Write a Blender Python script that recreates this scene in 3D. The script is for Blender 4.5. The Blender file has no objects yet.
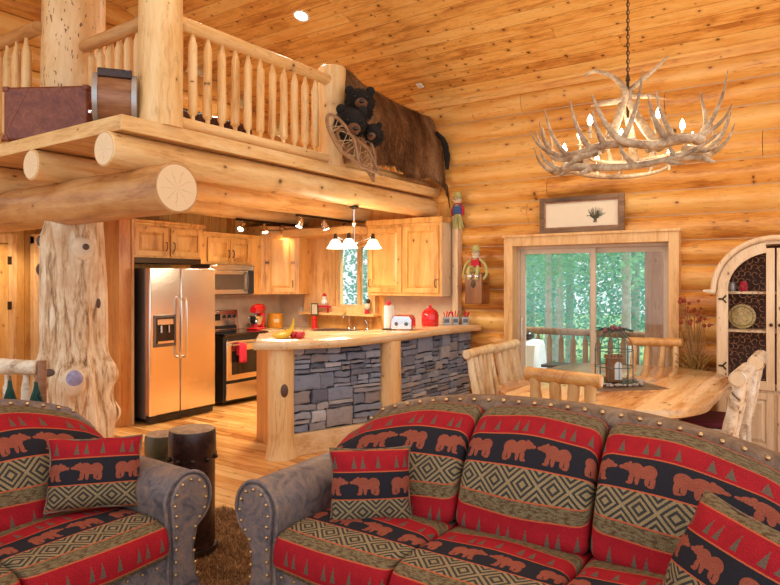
import bpy, math, random
from mathutils import Vector, Matrix
PI = math.pi
rnd = random.Random(7)
scene = bpy.context.scene
COL = scene.collection

# ---------------------------------------------------------------- node helpers
class NT:
    def __init__(s, mat):
        s.mat = mat; s.t = mat.node_tree; s.t.nodes.clear()
    def node(s, typ, props=None, ins=None):
        n = s.t.nodes.new(typ)
        for k, v in (props or {}).items(): setattr(n, k, v)
        for k, v in (ins or {}).items(): s.set(n.inputs[k], v)
        return n
    def set(s, sock, v):
        if isinstance(v, bpy.types.NodeSocket): s.t.links.new(v, sock)
        elif isinstance(v, (tuple, list)) and sock.type == 'RGBA' and len(v) == 3: sock.default_value = (*v, 1)
        else: sock.default_value = v
    def m(s, op, a, b=0.0, c=0.0, clamp=False):
        n = s.node('ShaderNodeMath', {'operation': op, 'use_clamp': clamp})
        s.set(n.inputs[0], a); s.set(n.inputs[1], b); s.set(n.inputs[2], c)
        return n.outputs[0]
    def mix(s, f, a, b):
        n = s.node('ShaderNodeMix', {'data_type': 'RGBA'})
        s.set(n.inputs[0], f); s.set(n.inputs[6], a); s.set(n.inputs[7], b)
        return n.outputs[2]
    def mul(s, f, a, b):
        n = s.node('ShaderNodeMix', {'data_type': 'RGBA', 'blend_type': 'MULTIPLY'})
        s.set(n.inputs[0], f); s.set(n.inputs[6], a); s.set(n.inputs[7], b)
        return n.outputs[2]
    def ramp(s, f, stops):
        n = s.node('ShaderNodeValToRGB'); s.set(n.inputs[0], f)
        cr = n.color_ramp
        while len(cr.elements) < len(stops): cr.elements.new(0.5)
        for e, (p, c) in zip(cr.elements, stops):
            e.position = p; e.color = (*c, 1) if len(c) == 3 else c
        return n.outputs[0]
    def noise(s, vec, scale, detail=3.0, rough=0.55, dist=0.0):
        return s.node('ShaderNodeTexNoise', None, {'Vector': vec, 'Scale': scale, 'Detail': detail, 'Roughness': rough, 'Distortion': dist}).outputs['Fac']
    def mapping(s, vec, scale=(1, 1, 1), loc=(0, 0, 0)):
        return s.node('ShaderNodeMapping', None, {'Vector': vec, 'Scale': scale, 'Location': loc}).outputs[0]
    def sep(s, v):
        return s.node('ShaderNodeSeparateXYZ', None, {0: v}).outputs
    def comb(s, x, y, z):
        return s.node('ShaderNodeCombineXYZ', None, {0: x, 1: y, 2: z}).outputs[0]
    def out(s, color, rough=0.5, metal=0.0, bump=None, bstr=0.3, bdist=0.01, **kw):
        p = s.node('ShaderNodeBsdfPrincipled')
        s.set(p.inputs['Base Color'], color); s.set(p.inputs['Roughness'], rough); s.set(p.inputs['Metallic'], metal)
        for k, v in kw.items(): s.set(p.inputs[k.replace('_', ' ')], v)
        if bump is not None:
            b = s.node('ShaderNodeBump', None, {'Strength': bstr, 'Distance': bdist, 'Height': bump})
            s.t.links.new(b.outputs[0], p.inputs['Normal'])
        o = s.node('ShaderNodeOutputMaterial'); s.t.links.new(p.outputs[0], o.inputs[0])
        return p

def newmat(name):
    m = bpy.data.materials.new(name); m.use_nodes = True
    return m, NT(m)

def objvec(n, randomize=True):
    c = n.node('ShaderNodeTexCoord').outputs['Object']
    if not randomize: return c
    r = n.node('ShaderNodeObjectInfo').outputs['Random']
    off = n.m('MULTIPLY', r, 37.0)
    return n.node('ShaderNodeVectorMath', {'operation': 'ADD'}, {0: c, 1: n.comb(off, off, off)}).outputs[0]

def wood(name, dark, mid, light, axis='z', knots=1.0, rough=0.42, bstr=0.25, planks=None, tint=False, fine=1.0, scale=1.0, streak=0.35, knotc=None, coat=0.0, dl=0.8, gapw=0.0035, ksz=0.115):
    """planks=(across axis, width, along axis, length, across multiplier, variation)"""
    mat, n = newmat(name)
    v = objvec(n, planks is None)
    pid = None
    ai = 'xyz'.index(axis)
    if planks:
        ac, wd, al, ln, mulx, var = planks
        o = n.sep(v)
        a = n.m('MULTIPLY', o['xyz'.index(ac)], mulx / wd)
        row = n.m('FLOOR', a); fa = n.m('FRACT', a)
        rr = n.node('ShaderNodeTexWhiteNoise', {'noise_dimensions': '1D'}, {'W': row}).outputs['Value']
        b = n.m('ADD', n.m('DIVIDE', o['xyz'.index(al)], ln), n.m('MULTIPLY', rr, 7.3))
        cid = n.m('FLOOR', b); fb = n.m('FRACT', b)
        wn = n.node('ShaderNodeTexWhiteNoise', {'noise_dimensions': '2D'}, {'Vector': n.comb(row, cid, 0.0)})
        pid = wn.outputs['Value']
        sh = n.m('MULTIPLY', pid, 53.0)
        v = n.node('ShaderNodeVectorMath', {'operation': 'ADD'}, {0: v, 1: n.comb(sh, sh, sh)}).outputs[0]
    sc = [1.0, 1.0, 1.0]; sc[ai] = 0.13
    sc = [x * scale for x in sc]
    g = n.mapping(v, tuple(sc))
    s1 = n.noise(g, 9.0, 4.0, 0.6, 0.6)
    s2 = n.noise(g, 70.0 * fine, 3.0, 0.6, 0.2)
    big = n.noise(v, 1.7 * scale, 2.0)
    f = n.m('ADD', n.m('MULTIPLY', s1, 0.75), n.m('MULTIPLY', s2, 0.25))
    f = n.m('ADD', f, n.m('MULTIPLY', n.m('SUBTRACT', big, 0.5), streak))
    if pid is not None:
        f = n.m('ADD', f, n.m('MULTIPLY', n.m('SUBTRACT', pid, 0.5), var))
    if tint:
        at = n.node('ShaderNodeAttribute', {'attribute_name': 'tint'}).outputs['Fac']
        f = n.m('ADD', f, n.m('MULTIPLY', n.m('SUBTRACT', at, 0.5), 0.45))
    c = n.ramp(f, [(0.30, dark), (0.47, mid), (0.66, light)])
    dkl = n.m('MULTIPLY', n.m('SUBTRACT', n.noise(n.mapping(v, tuple(x * 1.0 for x in sc)), 22.0, 5.0, 0.75, 1.5), 0.56, clamp=True), 5.0 * dl, clamp=True)
    c = n.mix(dkl, c, tuple(x * 0.62 for x in dark))
    hgt = f
    if knots > 0:
        ov = n.sep(v); oth = [k for k in range(3) if k != ai]
        kv = n.comb(n.m('MULTIPLY', ov[ai], 3.2 * scale), n.m('MULTIPLY', n.m('ADD', ov[oth[0]], ov[oth[1]]), 5.2 * scale), 0.0)
        vo = n.node('ShaderNodeTexVoronoi', {'voronoi_dimensions': '2D'}, {'Vector': kv, 'Scale': 1.0, 'Randomness': 1.0})
        rndk = n.sep(vo.outputs['Color'])[0]
        size = n.m('MULTIPLY', n.m('SUBTRACT', rndk, 1.0 - 0.72 * min(knots, 1.3)), ksz)
        d = vo.outputs['Distance']
        k = n.m('SUBTRACT', 1.0, n.m('DIVIDE', d, n.m('MAXIMUM', size, 0.0005)), clamp=True)
        k = n.m('MULTIPLY', k, 1.6, clamp=True)
        halo = n.m('SUBTRACT', 1.0, n.m('DIVIDE', d, n.m('MAXIMUM', n.m('MULTIPLY', size, 2.6), 0.0005)), clamp=True)
        kc = knotc or tuple(x * 0.28 for x in dark)
        c = n.mix(n.m('MULTIPLY', halo, 0.55), c, dark)
        c = n.mix(k, c, kc)
    if planks:
        ga = n.m('ABSOLUTE', n.m('SUBTRACT', fa, 0.5))
        gl = n.m('GREATER_THAN', ga, 0.5 - gapw / wd)
        gb = n.m('ABSOLUTE', n.m('SUBTRACT', fb, 0.5))
        gl2 = n.m('GREATER_THAN', gb, 0.5 - 0.002 / ln)
        gm = n.m('MAXIMUM', gl, gl2)
        c = n.mul(n.m('MULTIPLY', gm, 0.55), c, (0.25, 0.14, 0.08))
        hgt = n.m('SUBTRACT', f, n.m('MULTIPLY', gm, 2.0))
    kw = {}
    if coat: kw = {'Coat_Weight': coat, 'Coat_Roughness': 0.12}
    n.out(c, rough, 0.0, hgt, bstr, 0.004, **kw)
    return mat

def plain(name, col, rough=0.5, metal=0.0, var=0.12, nscale=12.0, bstr=0.1, **kw):
    mat, n = newmat(name)
    v = objvec(n)
    f = n.noise(v, nscale, 3.0)
    c = n.mix(f, tuple(max(0, x * (1 - var)) for x in col), tuple(min(1, x * (1 + var)) for x in col))
    n.out(c, rough, metal, f, bstr, 0.002, **kw)
    return mat

def emit(name, col, strength):
    mat, n = newmat(name)
    n.out((0.8, 0.8, 0.8), 0.4, Emission_Color=(*col, 1), Emission_Strength=strength)
    return mat

M = {}
OR = dict(dark=(0.44, 0.145, 0.022), mid=(0.74, 0.34, 0.07), light=(0.83, 0.48, 0.14))
CR = dict(dark=(0.52, 0.25, 0.07), mid=(0.78, 0.49, 0.20), light=(0.86, 0.64, 0.34))
M['wall_log'] = wood('wall_log', axis='y', tint=True, knots=0.9, ksz=0.14, dl=1.1, rough=0.38, **OR)
M['wall_log_x'] = wood('wall_log_x', axis='x', tint=True, knots=0.7, rough=0.38, **OR)
M['ceiling'] = wood('ceiling_boards', (0.50, 0.20, 0.04), (0.80, 0.43, 0.11), (0.87, 0.57, 0.20), axis='y', ksz=0.14, knots=1.3, rough=0.4,
                    planks=('x', 0.165, 'y', 4.2, 1.053, 0.22), scale=1.5, dl=1.0)
M['floor'] = wood('hickory_floor', (0.44, 0.16, 0.035), (0.74, 0.35, 0.09), (0.86, 0.52, 0.20), axis='y', knots=0.8, rough=0.2,
                  planks=('x', 0.105, 'y', 1.5, 1.0, 0.34), bstr=0.08)
M['panel_v'] = wood('vertical_boards', axis='z', knots=0.8, planks=('x', 0.14, 'z', 9.0, 1.0, 0.3), **OR)
M['under'] = wood('loft_underside', (0.5, 0.22, 0.06), (0.72, 0.40, 0.15), (0.82, 0.52, 0.24), axis='x', knots=0.5, planks=('y', 0.14, 'x', 3.0, 1.0, 0.2))
M['cream_x'] = wood('pale_log_x', axis='x', knots=0.85, ksz=0.17, rough=0.45, **CR)
M['cream_y'] = wood('pale_log_y', axis='y', knots=0.85, ksz=0.17, rough=0.45, **CR)
M['cream_z'] = wood('pale_log_z', axis='z', knots=0.7, ksz=0.15, rough=0.45, **CR)
M['shaded_brown_y'] = wood('shaded_amber_log_y', (0.28, 0.10, 0.025), (0.50, 0.23, 0.07), (0.62, 0.35, 0.14), axis='y', ksz=0.16, knots=0.8, rough=0.4)  # brown kept dark: the cross beam's shade is put into the colour
M['trim_y'] = wood('trim_y', (0.54, 0.24, 0.06), (0.76, 0.43, 0.15), (0.84, 0.55, 0.24), axis='y', knots=0.5)
M['trim_z'] = wood('trim_z', (0.50, 0.21, 0.055), (0.76, 0.45, 0.18), (0.84, 0.56, 0.27), axis='z', knots=0.5)
M['trim_x'] = wood('trim_x', (0.54, 0.24, 0.06), (0.76, 0.43, 0.15), (0.84, 0.55, 0.24), axis='x', knots=0.5)
M['cab'] = wood('knotty_alder', (0.44, 0.17, 0.035), (0.74, 0.38, 0.10), (0.83, 0.51, 0.17), axis='z', knots=1.1, rough=0.35, dl=0.6)
M['cab_pale'] = wood('pale_alder', (0.55, 0.36, 0.2), (0.72, 0.52, 0.32), (0.8, 0.62, 0.42), axis='z', knots=0.9, rough=0.4)
M['panel_red'] = wood('red_brown_panel', (0.38, 0.12, 0.025), (0.60, 0.24, 0.06), (0.70, 0.34, 0.10), axis='z', knots=0.3, rough=0.35)
M['slab'] = wood('live_edge_slab', (0.50, 0.26, 0.10), (0.72, 0.46, 0.22), (0.82, 0.60, 0.36), axis='x', knots=0.6, rough=0.25, coat=0.4)
M['table'] = wood('knotty_table', (0.36, 0.12, 0.035), (0.68, 0.34, 0.12), (0.84, 0.56, 0.28), axis='x', knots=1.1, rough=0.2, gapw=0.0008, coat=0.6,
                  planks=('y', 0.19, 'x', 5.0, 1.0, 0.35), bstr=0.02)
M['chair_log'] = wood('peeled_log', (0.34, 0.15, 0.05), (0.66, 0.41, 0.18), (0.82, 0.64, 0.40), axis='z', knots=0.9, rough=0.35)
M['chair_amber'] = wood('amber_chair_log', (0.42, 0.16, 0.04), (0.66, 0.32, 0.09), (0.76, 0.45, 0.17), axis='y', knots=0.9, rough=0.3)
M['amber_z'] = wood('amber_chair_spindle', (0.40, 0.17, 0.05), (0.66, 0.36, 0.13), (0.78, 0.52, 0.26), axis='z', knots=0.9, rough=0.3)
M['birch'] = wood('pale_birch_log', (0.26, 0.13, 0.06), (0.70, 0.57, 0.41), (0.86, 0.79, 0.68), axis='x', knots=1.0, rough=0.35)
M['walnut'] = wood('dark_wood', (0.12, 0.045, 0.02), (0.28, 0.12, 0.055), (0.42, 0.21, 0.11), axis='x', knots=0.1, rough=0.35)
M['phonewood'] = wood('phone_oak', (0.13, 0.04, 0.01), (0.24, 0.08, 0.018), (0.33, 0.13, 0.035), axis='z', knots=0.2, rough=0.3)
M['barnwood'] = wood('barnwood', (0.07, 0.035, 0.018), (0.17, 0.09, 0.045), (0.30, 0.18, 0.10), axis='y', knots=0.3, rough=0.6)
M['rail_out'] = wood('porch_rail', (0.15, 0.08, 0.04), (0.26, 0.155, 0.085), (0.35, 0.23, 0.14), axis='z', knots=0.3, rough=0.6)

def log_end():
    mat, n = newmat('log_end_grain')
    v = n.node('ShaderNodeTexCoord').outputs['UV']
    o = n.sep(v)
    r = n.m('SQRT', n.m('ADD', n.m('MULTIPLY', o[0], o[0]), n.m('MULTIPLY', o[1], o[1])))
    nz = n.noise(v, 2.5, 3.0)
    rings = n.m('SINE', n.m('MULTIPLY', n.m('ADD', r, n.m('MULTIPLY', nz, 0.12)), 85.0))
    ang = n.m('ARCTAN2', o[1], o[0])
    cr = n.m('ABSOLUTE', n.m('SINE', n.m('ADD', n.m('MULTIPLY', ang, 4.5), n.m('MULTIPLY', nz, 3.0))))
    crack = n.m('LESS_THAN', cr, n.m('MULTIPLY', n.m('SUBTRACT', 0.85, r), 0.20))
    c = n.mix(n.m('MULTIPLY', n.m('ADD', rings, 1.0), 0.22), (0.86, 0.66, 0.42), (0.68, 0.43, 0.2))
    edge = n.m('GREATER_THAN', r, 0.95)
    c = n.mix(edge, c, (0.5, 0.28, 0.12))
    c = n.mix(n.m('MULTIPLY', crack, 0.7), c, (0.35, 0.16, 0.06))
    n.out(c, 0.6, 0.0, rings, 0.1, 0.002)
    return mat
M['log_end'] = log_end()

def trunk_mat():
    mat, n = newmat('weathered_trunk')
    v = objvec(n, False)
    g = n.mapping(v, (1, 1, 0.16))
    a = n.noise(g, 11.0, 5.0, 0.65, 1.2)
    b = n.noise(g, 34.0, 4.0, 0.7, 0.5)
    d = n.noise(v, 3.0, 3.0)
    f = n.m('ADD', n.m('MULTIPLY', a, 0.65), n.m('MULTIPLY', b, 0.35))
    c = n.ramp(f, [(0.37, (0.09, 0.045, 0.02)), (0.43, (0.42, 0.24, 0.11)), (0.50, (0.70, 0.52, 0.32)), (0.62, (0.86, 0.76, 0.60))])
    c = n.mix(n.m('MULTIPLY', n.m('SUBTRACT', d, 0.48, clamp=True), 3.0, clamp=True), c, (0.50, 0.26, 0.10))
    n.out(c, 0.5, 0.0, f, 0.6, 0.02)
    return mat
M['trunk'] = trunk_mat()

def holes_mat():
    mat, n = newmat('wormy_post')
    v = objvec(n, False)
    g = n.mapping(v, (1, 1, 0.3))
    a = n.noise(g, 8.0, 4.0, 0.6, 0.6)
    sp = n.noise(n.mapping(v, (1, 1, 0.35)), 38.0, 2.0, 0.5)
    c = n.ramp(a, [(0.3, (0.62, 0.34, 0.13)), (0.5, (0.76, 0.5, 0.24)), (0.75, (0.84, 0.62, 0.36))])
    c = n.mix(n.m('GREATER_THAN', sp, 0.66), c, (0.22, 0.10, 0.04))
    n.out(c, 0.45, 0.0, sp, 0.4, 0.01)
    return mat
M['wormy'] = holes_mat()

def stone_mat():
    mat, n = newmat('ledgestone')
    v = objvec(n, False)
    at = n.node('ShaderNodeAttribute', {'attribute_name': 'tint'}).outputs['Fac']
    a = n.noise(v, 14.0, 5.0, 0.65); b = n.noise(n.mapping(v, (1, 1, 3.0)), 30.0, 4.0, 0.7)
    c = n.ramp(at, [(0.0, (0.13, 0.14, 0.18)), (0.35, (0.24, 0.27, 0.35)), (0.6, (0.34, 0.38, 0.46)), (0.82, (0.30, 0.26, 0.25)), (1.0, (0.54, 0.54, 0.55))])
    f = n.m('ADD', n.m('MULTIPLY', a, 0.6), n.m('MULTIPLY', b, 0.4))
    c = n.mul(0.9, c, n.ramp(f, [(0.25, (0.45, 0.45, 0.48)), (0.5, (0.95, 0.93, 0.95)), (0.75, (1.0, 0.98, 0.95))]))
    n.out(c, 0.7, 0.0, f, 0.8, 0.015)
    return mat
M['stone'] = stone_mat()
M['mortar'] = plain('stone_joint', (0.04, 0.04, 0.045), 0.95)

def leather(name, c1, c2, c3, rough=0.5):
    mat, n = newmat(name)
    v = objvec(n)
    a = n.noise(v, 10.0, 9.0, 0.82, 0.8); b = n.noise(v, 60.0, 3.0)
    c = n.ramp(a, [(0.38, c1), (0.5, c2), (0.62, c3)])
    c = n.mix(n.m('MULTIPLY', b, 0.35), c, c1)
    n.out(c, rough, 0.0, n.m('ADD', a, n.m('MULTIPLY', b, 0.5)), 0.35, 0.006)
    return mat
M['leather'] = leather('grey_brown_leather', (0.07, 0.062, 0.072), (0.20, 0.155, 0.15), (0.34, 0.21, 0.125))
M['leather_trim'] = leather('tan_leather_trim', (0.09, 0.05, 0.03), (0.20, 0.115, 0.065), (0.30, 0.20, 0.13))
M['leather_dark'] = leather('dark_leather', (0.018, 0.007, 0.006), (0.04, 0.014, 0.010), (0.075, 0.026, 0.018), 0.25)
M['scuff'] = plain('scuffed_strap', (0.30, 0.10, 0.06), 0.6)
M['leather_case'] = leather('maroon_leather', (0.11, 0.018, 0.006), (0.20, 0.040, 0.012), (0.28, 0.085, 0.035), 0.4)
M['olive'] = leather('olive_leather', (0.05, 0.035, 0.012), (0.09, 0.06, 0.02), (0.12, 0.085, 0.03), 0.4)
M['brass'] = plain('antique_brass', (0.62, 0.42, 0.2), 0.3, 1.0)
M['steel'] = plain('brushed_steel', (0.80, 0.74, 0.67), 0.24, 1.0, 0.05, 5.0)
M['steel_dark'] = plain('dark_steel', (0.16, 0.14, 0.13), 0.35, 0.8)
M['chrome'] = plain('chrome', (0.8, 0.8, 0.8), 0.12, 1.0, 0.02)
M['black'] = plain('black_plastic', (0.015, 0.014, 0.014), 0.3)
M['glassblack'] = plain('black_glass', (0.012, 0.010, 0.010), 0.06)
M['bronze'] = plain('dark_bronze', (0.06, 0.035, 0.02), 0.4, 0.8)
M['red'] = plain('red_enamel', (0.62, 0.012, 0.015), 0.2, Coat_Weight=0.5)
M['redcloth'] = plain('red_cloth', (0.50, 0.015, 0.04), 0.9)
M['burgundy'] = plain('burgundy_cushion', (0.12, 0.008, 0.02), 0.7)
M['white'] = plain('white_paint', (0.78, 0.76, 0.72), 0.5)
M['paper'] = plain('white_paper', (0.8, 0.78, 0.74), 0.8, bstr=0.3)
M['yellow'] = plain('banana_yellow', (0.82, 0.52, 0.03), 0.5)
M['tin'] = plain('mustard_tin', (0.60, 0.25, 0.02), 0.4)
M['green'] = plain('pine_green', (0.01, 0.06, 0.045), 0.8, var=0.5)
M['straw'] = plain('straw', (0.45, 0.42, 0.16), 0.9)
M['denim'] = plain('denim', (0.04, 0.09, 0.24), 0.9)
M['burlap'] = plain('burlap', (0.6, 0.5, 0.36), 0.9)
M['tangrey'] = plain('backsplash', (0.64, 0.48, 0.33), 0.45, var=0.25, nscale=7.0)
M['counter'] = plain('laminate_counter', (0.62, 0.42, 0.22), 0.25, var=0.25, nscale=25.0)
M['blackfur'] = plain('black_plush', (0.010, 0.008, 0.008), 0.95, var=0.4)
M['tanfur'] = plain('brown_plush', (0.14, 0.06, 0.03), 0.95, var=0.3)
M['tape'] = plain('sinew', (0.45, 0.30, 0.16), 0.7)
M['patina'] = plain('green_patina', (0.10, 0.15, 0.14), 0.5, 0.4)
M['snow'] = wood('snowshoe_ash', (0.16, 0.075, 0.03), (0.27, 0.14, 0.06), (0.36, 0.2, 0.1), axis='x', knots=0.0)
M['dried'] = plain('dried_stem', (0.36, 0.2, 0.07), 0.9)
M['dried_red'] = plain('dried_flower', (0.28, 0.05, 0.02), 0.9)
M['grille'] = plain('iron_scroll', (0.32, 0.17, 0.10), 0.5, 0.6)
M['cabdark'] = plain('cabinet_interior', (0.10, 0.045, 0.03), 0.7)
M['plate'] = plain('patterned_plate', (0.55, 0.42, 0.16), 0.35, var=0.6, nscale=30.0)
M['silver'] = plain('galvanized', (0.42, 0.44, 0.46), 0.4, 0.7)
M['clothpale'] = plain('pale_cover', (0.62, 0.70, 0.74), 0.7)
M['ceil_pale'] = plain('pale_plaster', (0.72, 0.6, 0.42), 0.8)
M['deck_out'] = plain('porch_boards', (0.34, 0.27, 0.2), 0.7)
M['ground'] = plain('forest_ground', (0.16, 0.26, 0.10), 0.95, var=0.5, nscale=0.7)
M['bluestain'] = plain('blue_stained_burl', (0.30, 0.27, 0.44), 0.5, var=0.7, nscale=30.0, bstr=0.5)
M['burl'] = plain('pale_burl', (0.70, 0.55, 0.38), 0.5, var=0.25, nscale=14.0)
M['knot'] = plain('dark_knot', (0.10, 0.05, 0.03), 0.6, var=0.4)
M['frost'] = emit('lit_shade', (1.0, 0.86, 0.62), 5.0)
M['bulb'] = emit('lit_bulb', (1.0, 0.82, 0.52), 30.0)
M['can'] = emit('lit_can', (1.0, 0.93, 0.8), 14.0)

def antler_mat():
    mat, n = newmat('antler')
    v = objvec(n)
    a = n.noise(v, 7.0, 4.0, 0.6); b = n.noise(v, 45.0, 3.0)
    c = n.ramp(n.m('ADD', n.m('MULTIPLY', a, 0.7), n.m('MULTIPLY', b, 0.3)), [(0.34, (0.16, 0.09, 0.05)), (0.48, (0.36, 0.24, 0.14)), (0.64, (0.66, 0.52, 0.36))])
    n.out(c, 0.4, 0.0, b, 0.4, 0.004)
    return mat
M['antler'] = antler_mat()

def fur_mat(name, stops, sc=2.2):
    mat, n = newmat(name)
    v = objvec(n, False)
    a = n.noise(n.mapping(v, (1.0, 1.0, 0.4)), sc, 4.0, 0.65)
    at = n.node('ShaderNodeAttribute', {'attribute_name': 'tint'}).outputs['Fac']
    f = n.m('ADD', a, n.m('MULTIPLY', n.m('SUBTRACT', at, 0.5), 0.3))
    n.out(n.ramp(f, stops), 0.8, Specular_IOR_Level=0.2)
    return mat
M['bison'] = fur_mat('bison_fur', [(0.30, (0.05, 0.02, 0.008)), (0.44, (0.15, 0.065, 0.025)), (0.56, (0.30, 0.15, 0.065)), (0.72, (0.50, 0.30, 0.15))])
M['shag'] = fur_mat('shag_pile', [(0.25, (0.16, 0.075, 0.03)), (0.5, (0.32, 0.17, 0.075)), (0.8, (0.46, 0.27, 0.13))], 9.0)

def leaf_mat(name, c1, c2):
    mat, n = newmat(name)
    v = objvec(n)
    f = n.noise(v, 1.6, 4.0, 0.7)
    p = n.out(n.ramp(f, [(0.35, c1), (0.65, c2)]), 0.7)
    tr = n.node('ShaderNodeBsdfTranslucent', None, {'Color': (*[min(1, x * 1.3) for x in c2], 1)})
    mx = n.node('ShaderNodeMixShader', None, {0: 0.45})
    n.t.links.new(p.outputs[0], mx.inputs[1]); n.t.links.new(tr.outputs[0], mx.inputs[2])
    o = [x for x in n.t.nodes if x.type == 'OUTPUT_MATERIAL'][0]
    n.t.links.new(mx.outputs[0], o.inputs[0])
    return mat
M['leaf1'] = leaf_mat('hazy_fir_needles', (0.07, 0.26, 0.24), (0.27, 0.56, 0.50))  # needle and leaf tones lightened here to stand for haze
M['leaf2'] = leaf_mat('hazy_birch_leaves', (0.17, 0.42, 0.30), (0.44, 0.74, 0.54))
M['leaf3'] = leaf_mat('hazy_spruce_needles', (0.10, 0.34, 0.34), (0.36, 0.68, 0.64))
M['bark'] = plain('tree_bark', (0.55, 0.56, 0.55), 0.9, var=0.4)
M['bark_brown'] = wood('porch_column', (0.16, 0.085, 0.055), (0.30, 0.17, 0.12), (0.42, 0.27, 0.2), axis='z', knots=0.6, rough=0.6)

def glass_mat():
    mat, n = newmat('window_glass')
    t = n.node('ShaderNodeBsdfTransparent', None, {'Color': (0.96, 0.985, 0.98, 1)})
    g = n.node('ShaderNodeBsdfGlossy', None, {'Roughness': 0.02})
    fr = n.node('ShaderNodeFresnel', None, {'IOR': 1.45})
    mx = n.node('ShaderNodeMixShader', None, {0: fr.outputs[0]})
    n.t.links.new(t.outputs[0], mx.inputs[1]); n.t.links.new(g.outputs[0], mx.inputs[2])
    o = n.node('ShaderNodeOutputMaterial'); n.t.links.new(mx.outputs[0], o.inputs[0])
    return mat
M['glass'] = glass_mat()

def fabric():
    mat, n = newmat('lodge_blanket_fabric')
    uv = n.node('ShaderNodeUVMap', {'uv_map': 'UVMap'}).outputs[0]
    o = n.sep(uv); u, vv = o[0], o[1]
    P = 0.66
    v = n.m('MULTIPLY', n.m('FRACT', n.m('DIVIDE', vv, P)), P)
    wv = n.noise(uv, 260.0, 2.0); big = n.noise(uv, 12.0, 4.0, 0.7)
    def band(a, b): return n.m('MULTIPLY', n.m('GREATER_THAN', v, a), n.m('LESS_THAN', v, b))
    def line(a, w=0.005): return n.m('LESS_THAN', n.m('ABSOLUTE', n.m('SUBTRACT', v, a)), w)
    red = n.mix(big, (0.27, 0.004, 0.016), (0.56, 0.018, 0.024))
    olive = n.mix(n.m('MULTIPLY', n.m('SUBTRACT', n.noise(n.mapping(uv, (1, 2.6, 1)), 38.0, 4.0), 0.44, clamp=True), 6.0, clamp=True), (0.245, 0.185, 0.095), (0.12, 0.068, 0.032))
    blk = (0.022, 0.020, 0.028)
    c = olive
    c = n.mix(band(0.0, 0.12), c, red)
    # diamonds
    dv = n.m('ABSOLUTE', n.m('DIVIDE', n.m('SUBTRACT', v, 0.2475), 0.0625))
    du = n.m('MULTIPLY', n.m('ABSOLUTE', n.m('SUBTRACT', n.m('FRACT', n.m('DIVIDE', u, 0.135)), 0.5)), 2.0)
    d = n.m('ABSOLUTE', n.m('SUBTRACT', n.m('ADD', dv, du), 1.0))
    inner = n.m('LESS_THAN', n.m('ABSOLUTE', n.m('SUBTRACT', d, 0.55)), 0.13)
    outer = n.m('LESS_THAN', d, 0.13)
    cream = n.mix(big, (0.27, 0.185, 0.09), (0.46, 0.34, 0.18))
    dk = n.m('LESS_THAN', n.m('ABSOLUTE', n.m('SUBTRACT', d, 0.23)), 0.10)
    dk2 = n.m('LESS_THAN', n.m('ABSOLUTE', n.m('SUBTRACT', d, 0.64)), 0.11)
    dia = n.mix(n.m('MAXIMUM', dk, dk2), cream, (0.055, 0.052, 0.045))
    c = n.mix(band(0.185, 0.31), c, dia)
    c = n.mix(band(0.31, 0.45), c, blk)
    c = n.mix(band(0.45, 0.56), c, red)
    # trees
    f3 = n.m('MULTIPLY', n.m('FRACT', n.m('DIVIDE', u, 0.22)), 0.22)
    tx = None
    for p in (0.026, 0.072, 0.150):
        a = n.m('ABSOLUTE', n.m('SUBTRACT', f3, p)); tx = a if tx is None else n.m('MINIMUM', tx, a)
    for v0 in (0.020, 0.468):
        t = n.m('DIVIDE', n.m('SUBTRACT', v, v0), 0.072)
        saw = n.m('MULTIPLY', n.m('FRACT', n.m('MULTIPLY', t, 4.0)), 0.0035)
        wd = n.m('SUBTRACT', n.m('MULTIPLY', n.m('SUBTRACT', 1.0, t), 0.0145), saw)
        tr = n.m('MULTIPLY', n.m('LESS_THAN', tx, wd), n.m('GREATER_THAN', t, 0.0))
        c = n.mix(n.m('MULTIPLY', tr, 0.9), c, (0.13, 0.12, 0.085))
    # bears
    cell = n.m('DIVIDE', u, 0.185)
    ci = n.m('FLOOR', cell)
    flip = n.m('SUBTRACT', n.m('MULTIPLY', n.m('FLOORED_MODULO', ci, 2.0), 2.0), 1.0)
    bx = n.m('MULTIPLY', n.m('MULTIPLY', n.m('SUBTRACT', n.m('FRACT', cell), 0.5), 0.185 / 1.42), flip)
    by = n.m('DIVIDE', n.m('SUBTRACT', v, 0.385), 1.42)
    acc = None
    for (cx, cy, rx, ry) in ((0.0, 0.0, .034, .017), (.015, .008, .02, .018), (-.022, .003, .022, .021), (.038, .012, .015, .012), (.053, .009, .010, .006), (.033, .024, .005, .005),
                             (-.035, -.022, .0075, .017), (-.019, -.021, .0065, .014), (.008, -.020, .0065, .017), (.025, -.022, .0075, .015), (.031, -.033, .007, .004), (-.031, -.035, .009, .004)):
        ex = n.m('DIVIDE', n.m('SUBTRACT', bx, cx), rx); ey = n.m('DIVIDE', n.m('SUBTRACT', by, cy), ry)
        e = n.m('ADD', n.m('MULTIPLY', ex, ex), n.m('MULTIPLY', ey, ey))
        acc = e if acc is None else n.m('MINIMUM', acc, e)
    c = n.mix(n.m('LESS_THAN', acc, 1.0), c, n.mix(big, (0.25, 0.05, 0.03), (0.46, 0.125, 0.07)))
    ln = None
    for a in (0.12, 0.185, 0.31, 0.45, 0.56, 0.657):
        l = line(a, 0.003); ln = l if ln is None else n.m('MAXIMUM', ln, l)
    c = n.mix(ln, c, (0.62, 0.13, 0.05))
    # zigzag in the upper olive band
    zz = n.m('SUBTRACT', n.m('MULTIPLY', n.m('ABSOLUTE', n.m('SUBTRACT', n.m('FRACT', n.m('DIVIDE', u, 0.03)), 0.5)), 0.03), n.m('SUBTRACT', v, 0.625))
    c = n.mix(n.m('LESS_THAN', n.m('ABSOLUTE', zz), 0.003), c, (0.12, 0.05, 0.03))
    c = n.mul(0.75, c, n.ramp(wv, [(0.35, (0.35, 0.35, 0.35)), (0.62, (1, 1, 1))]))
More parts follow.
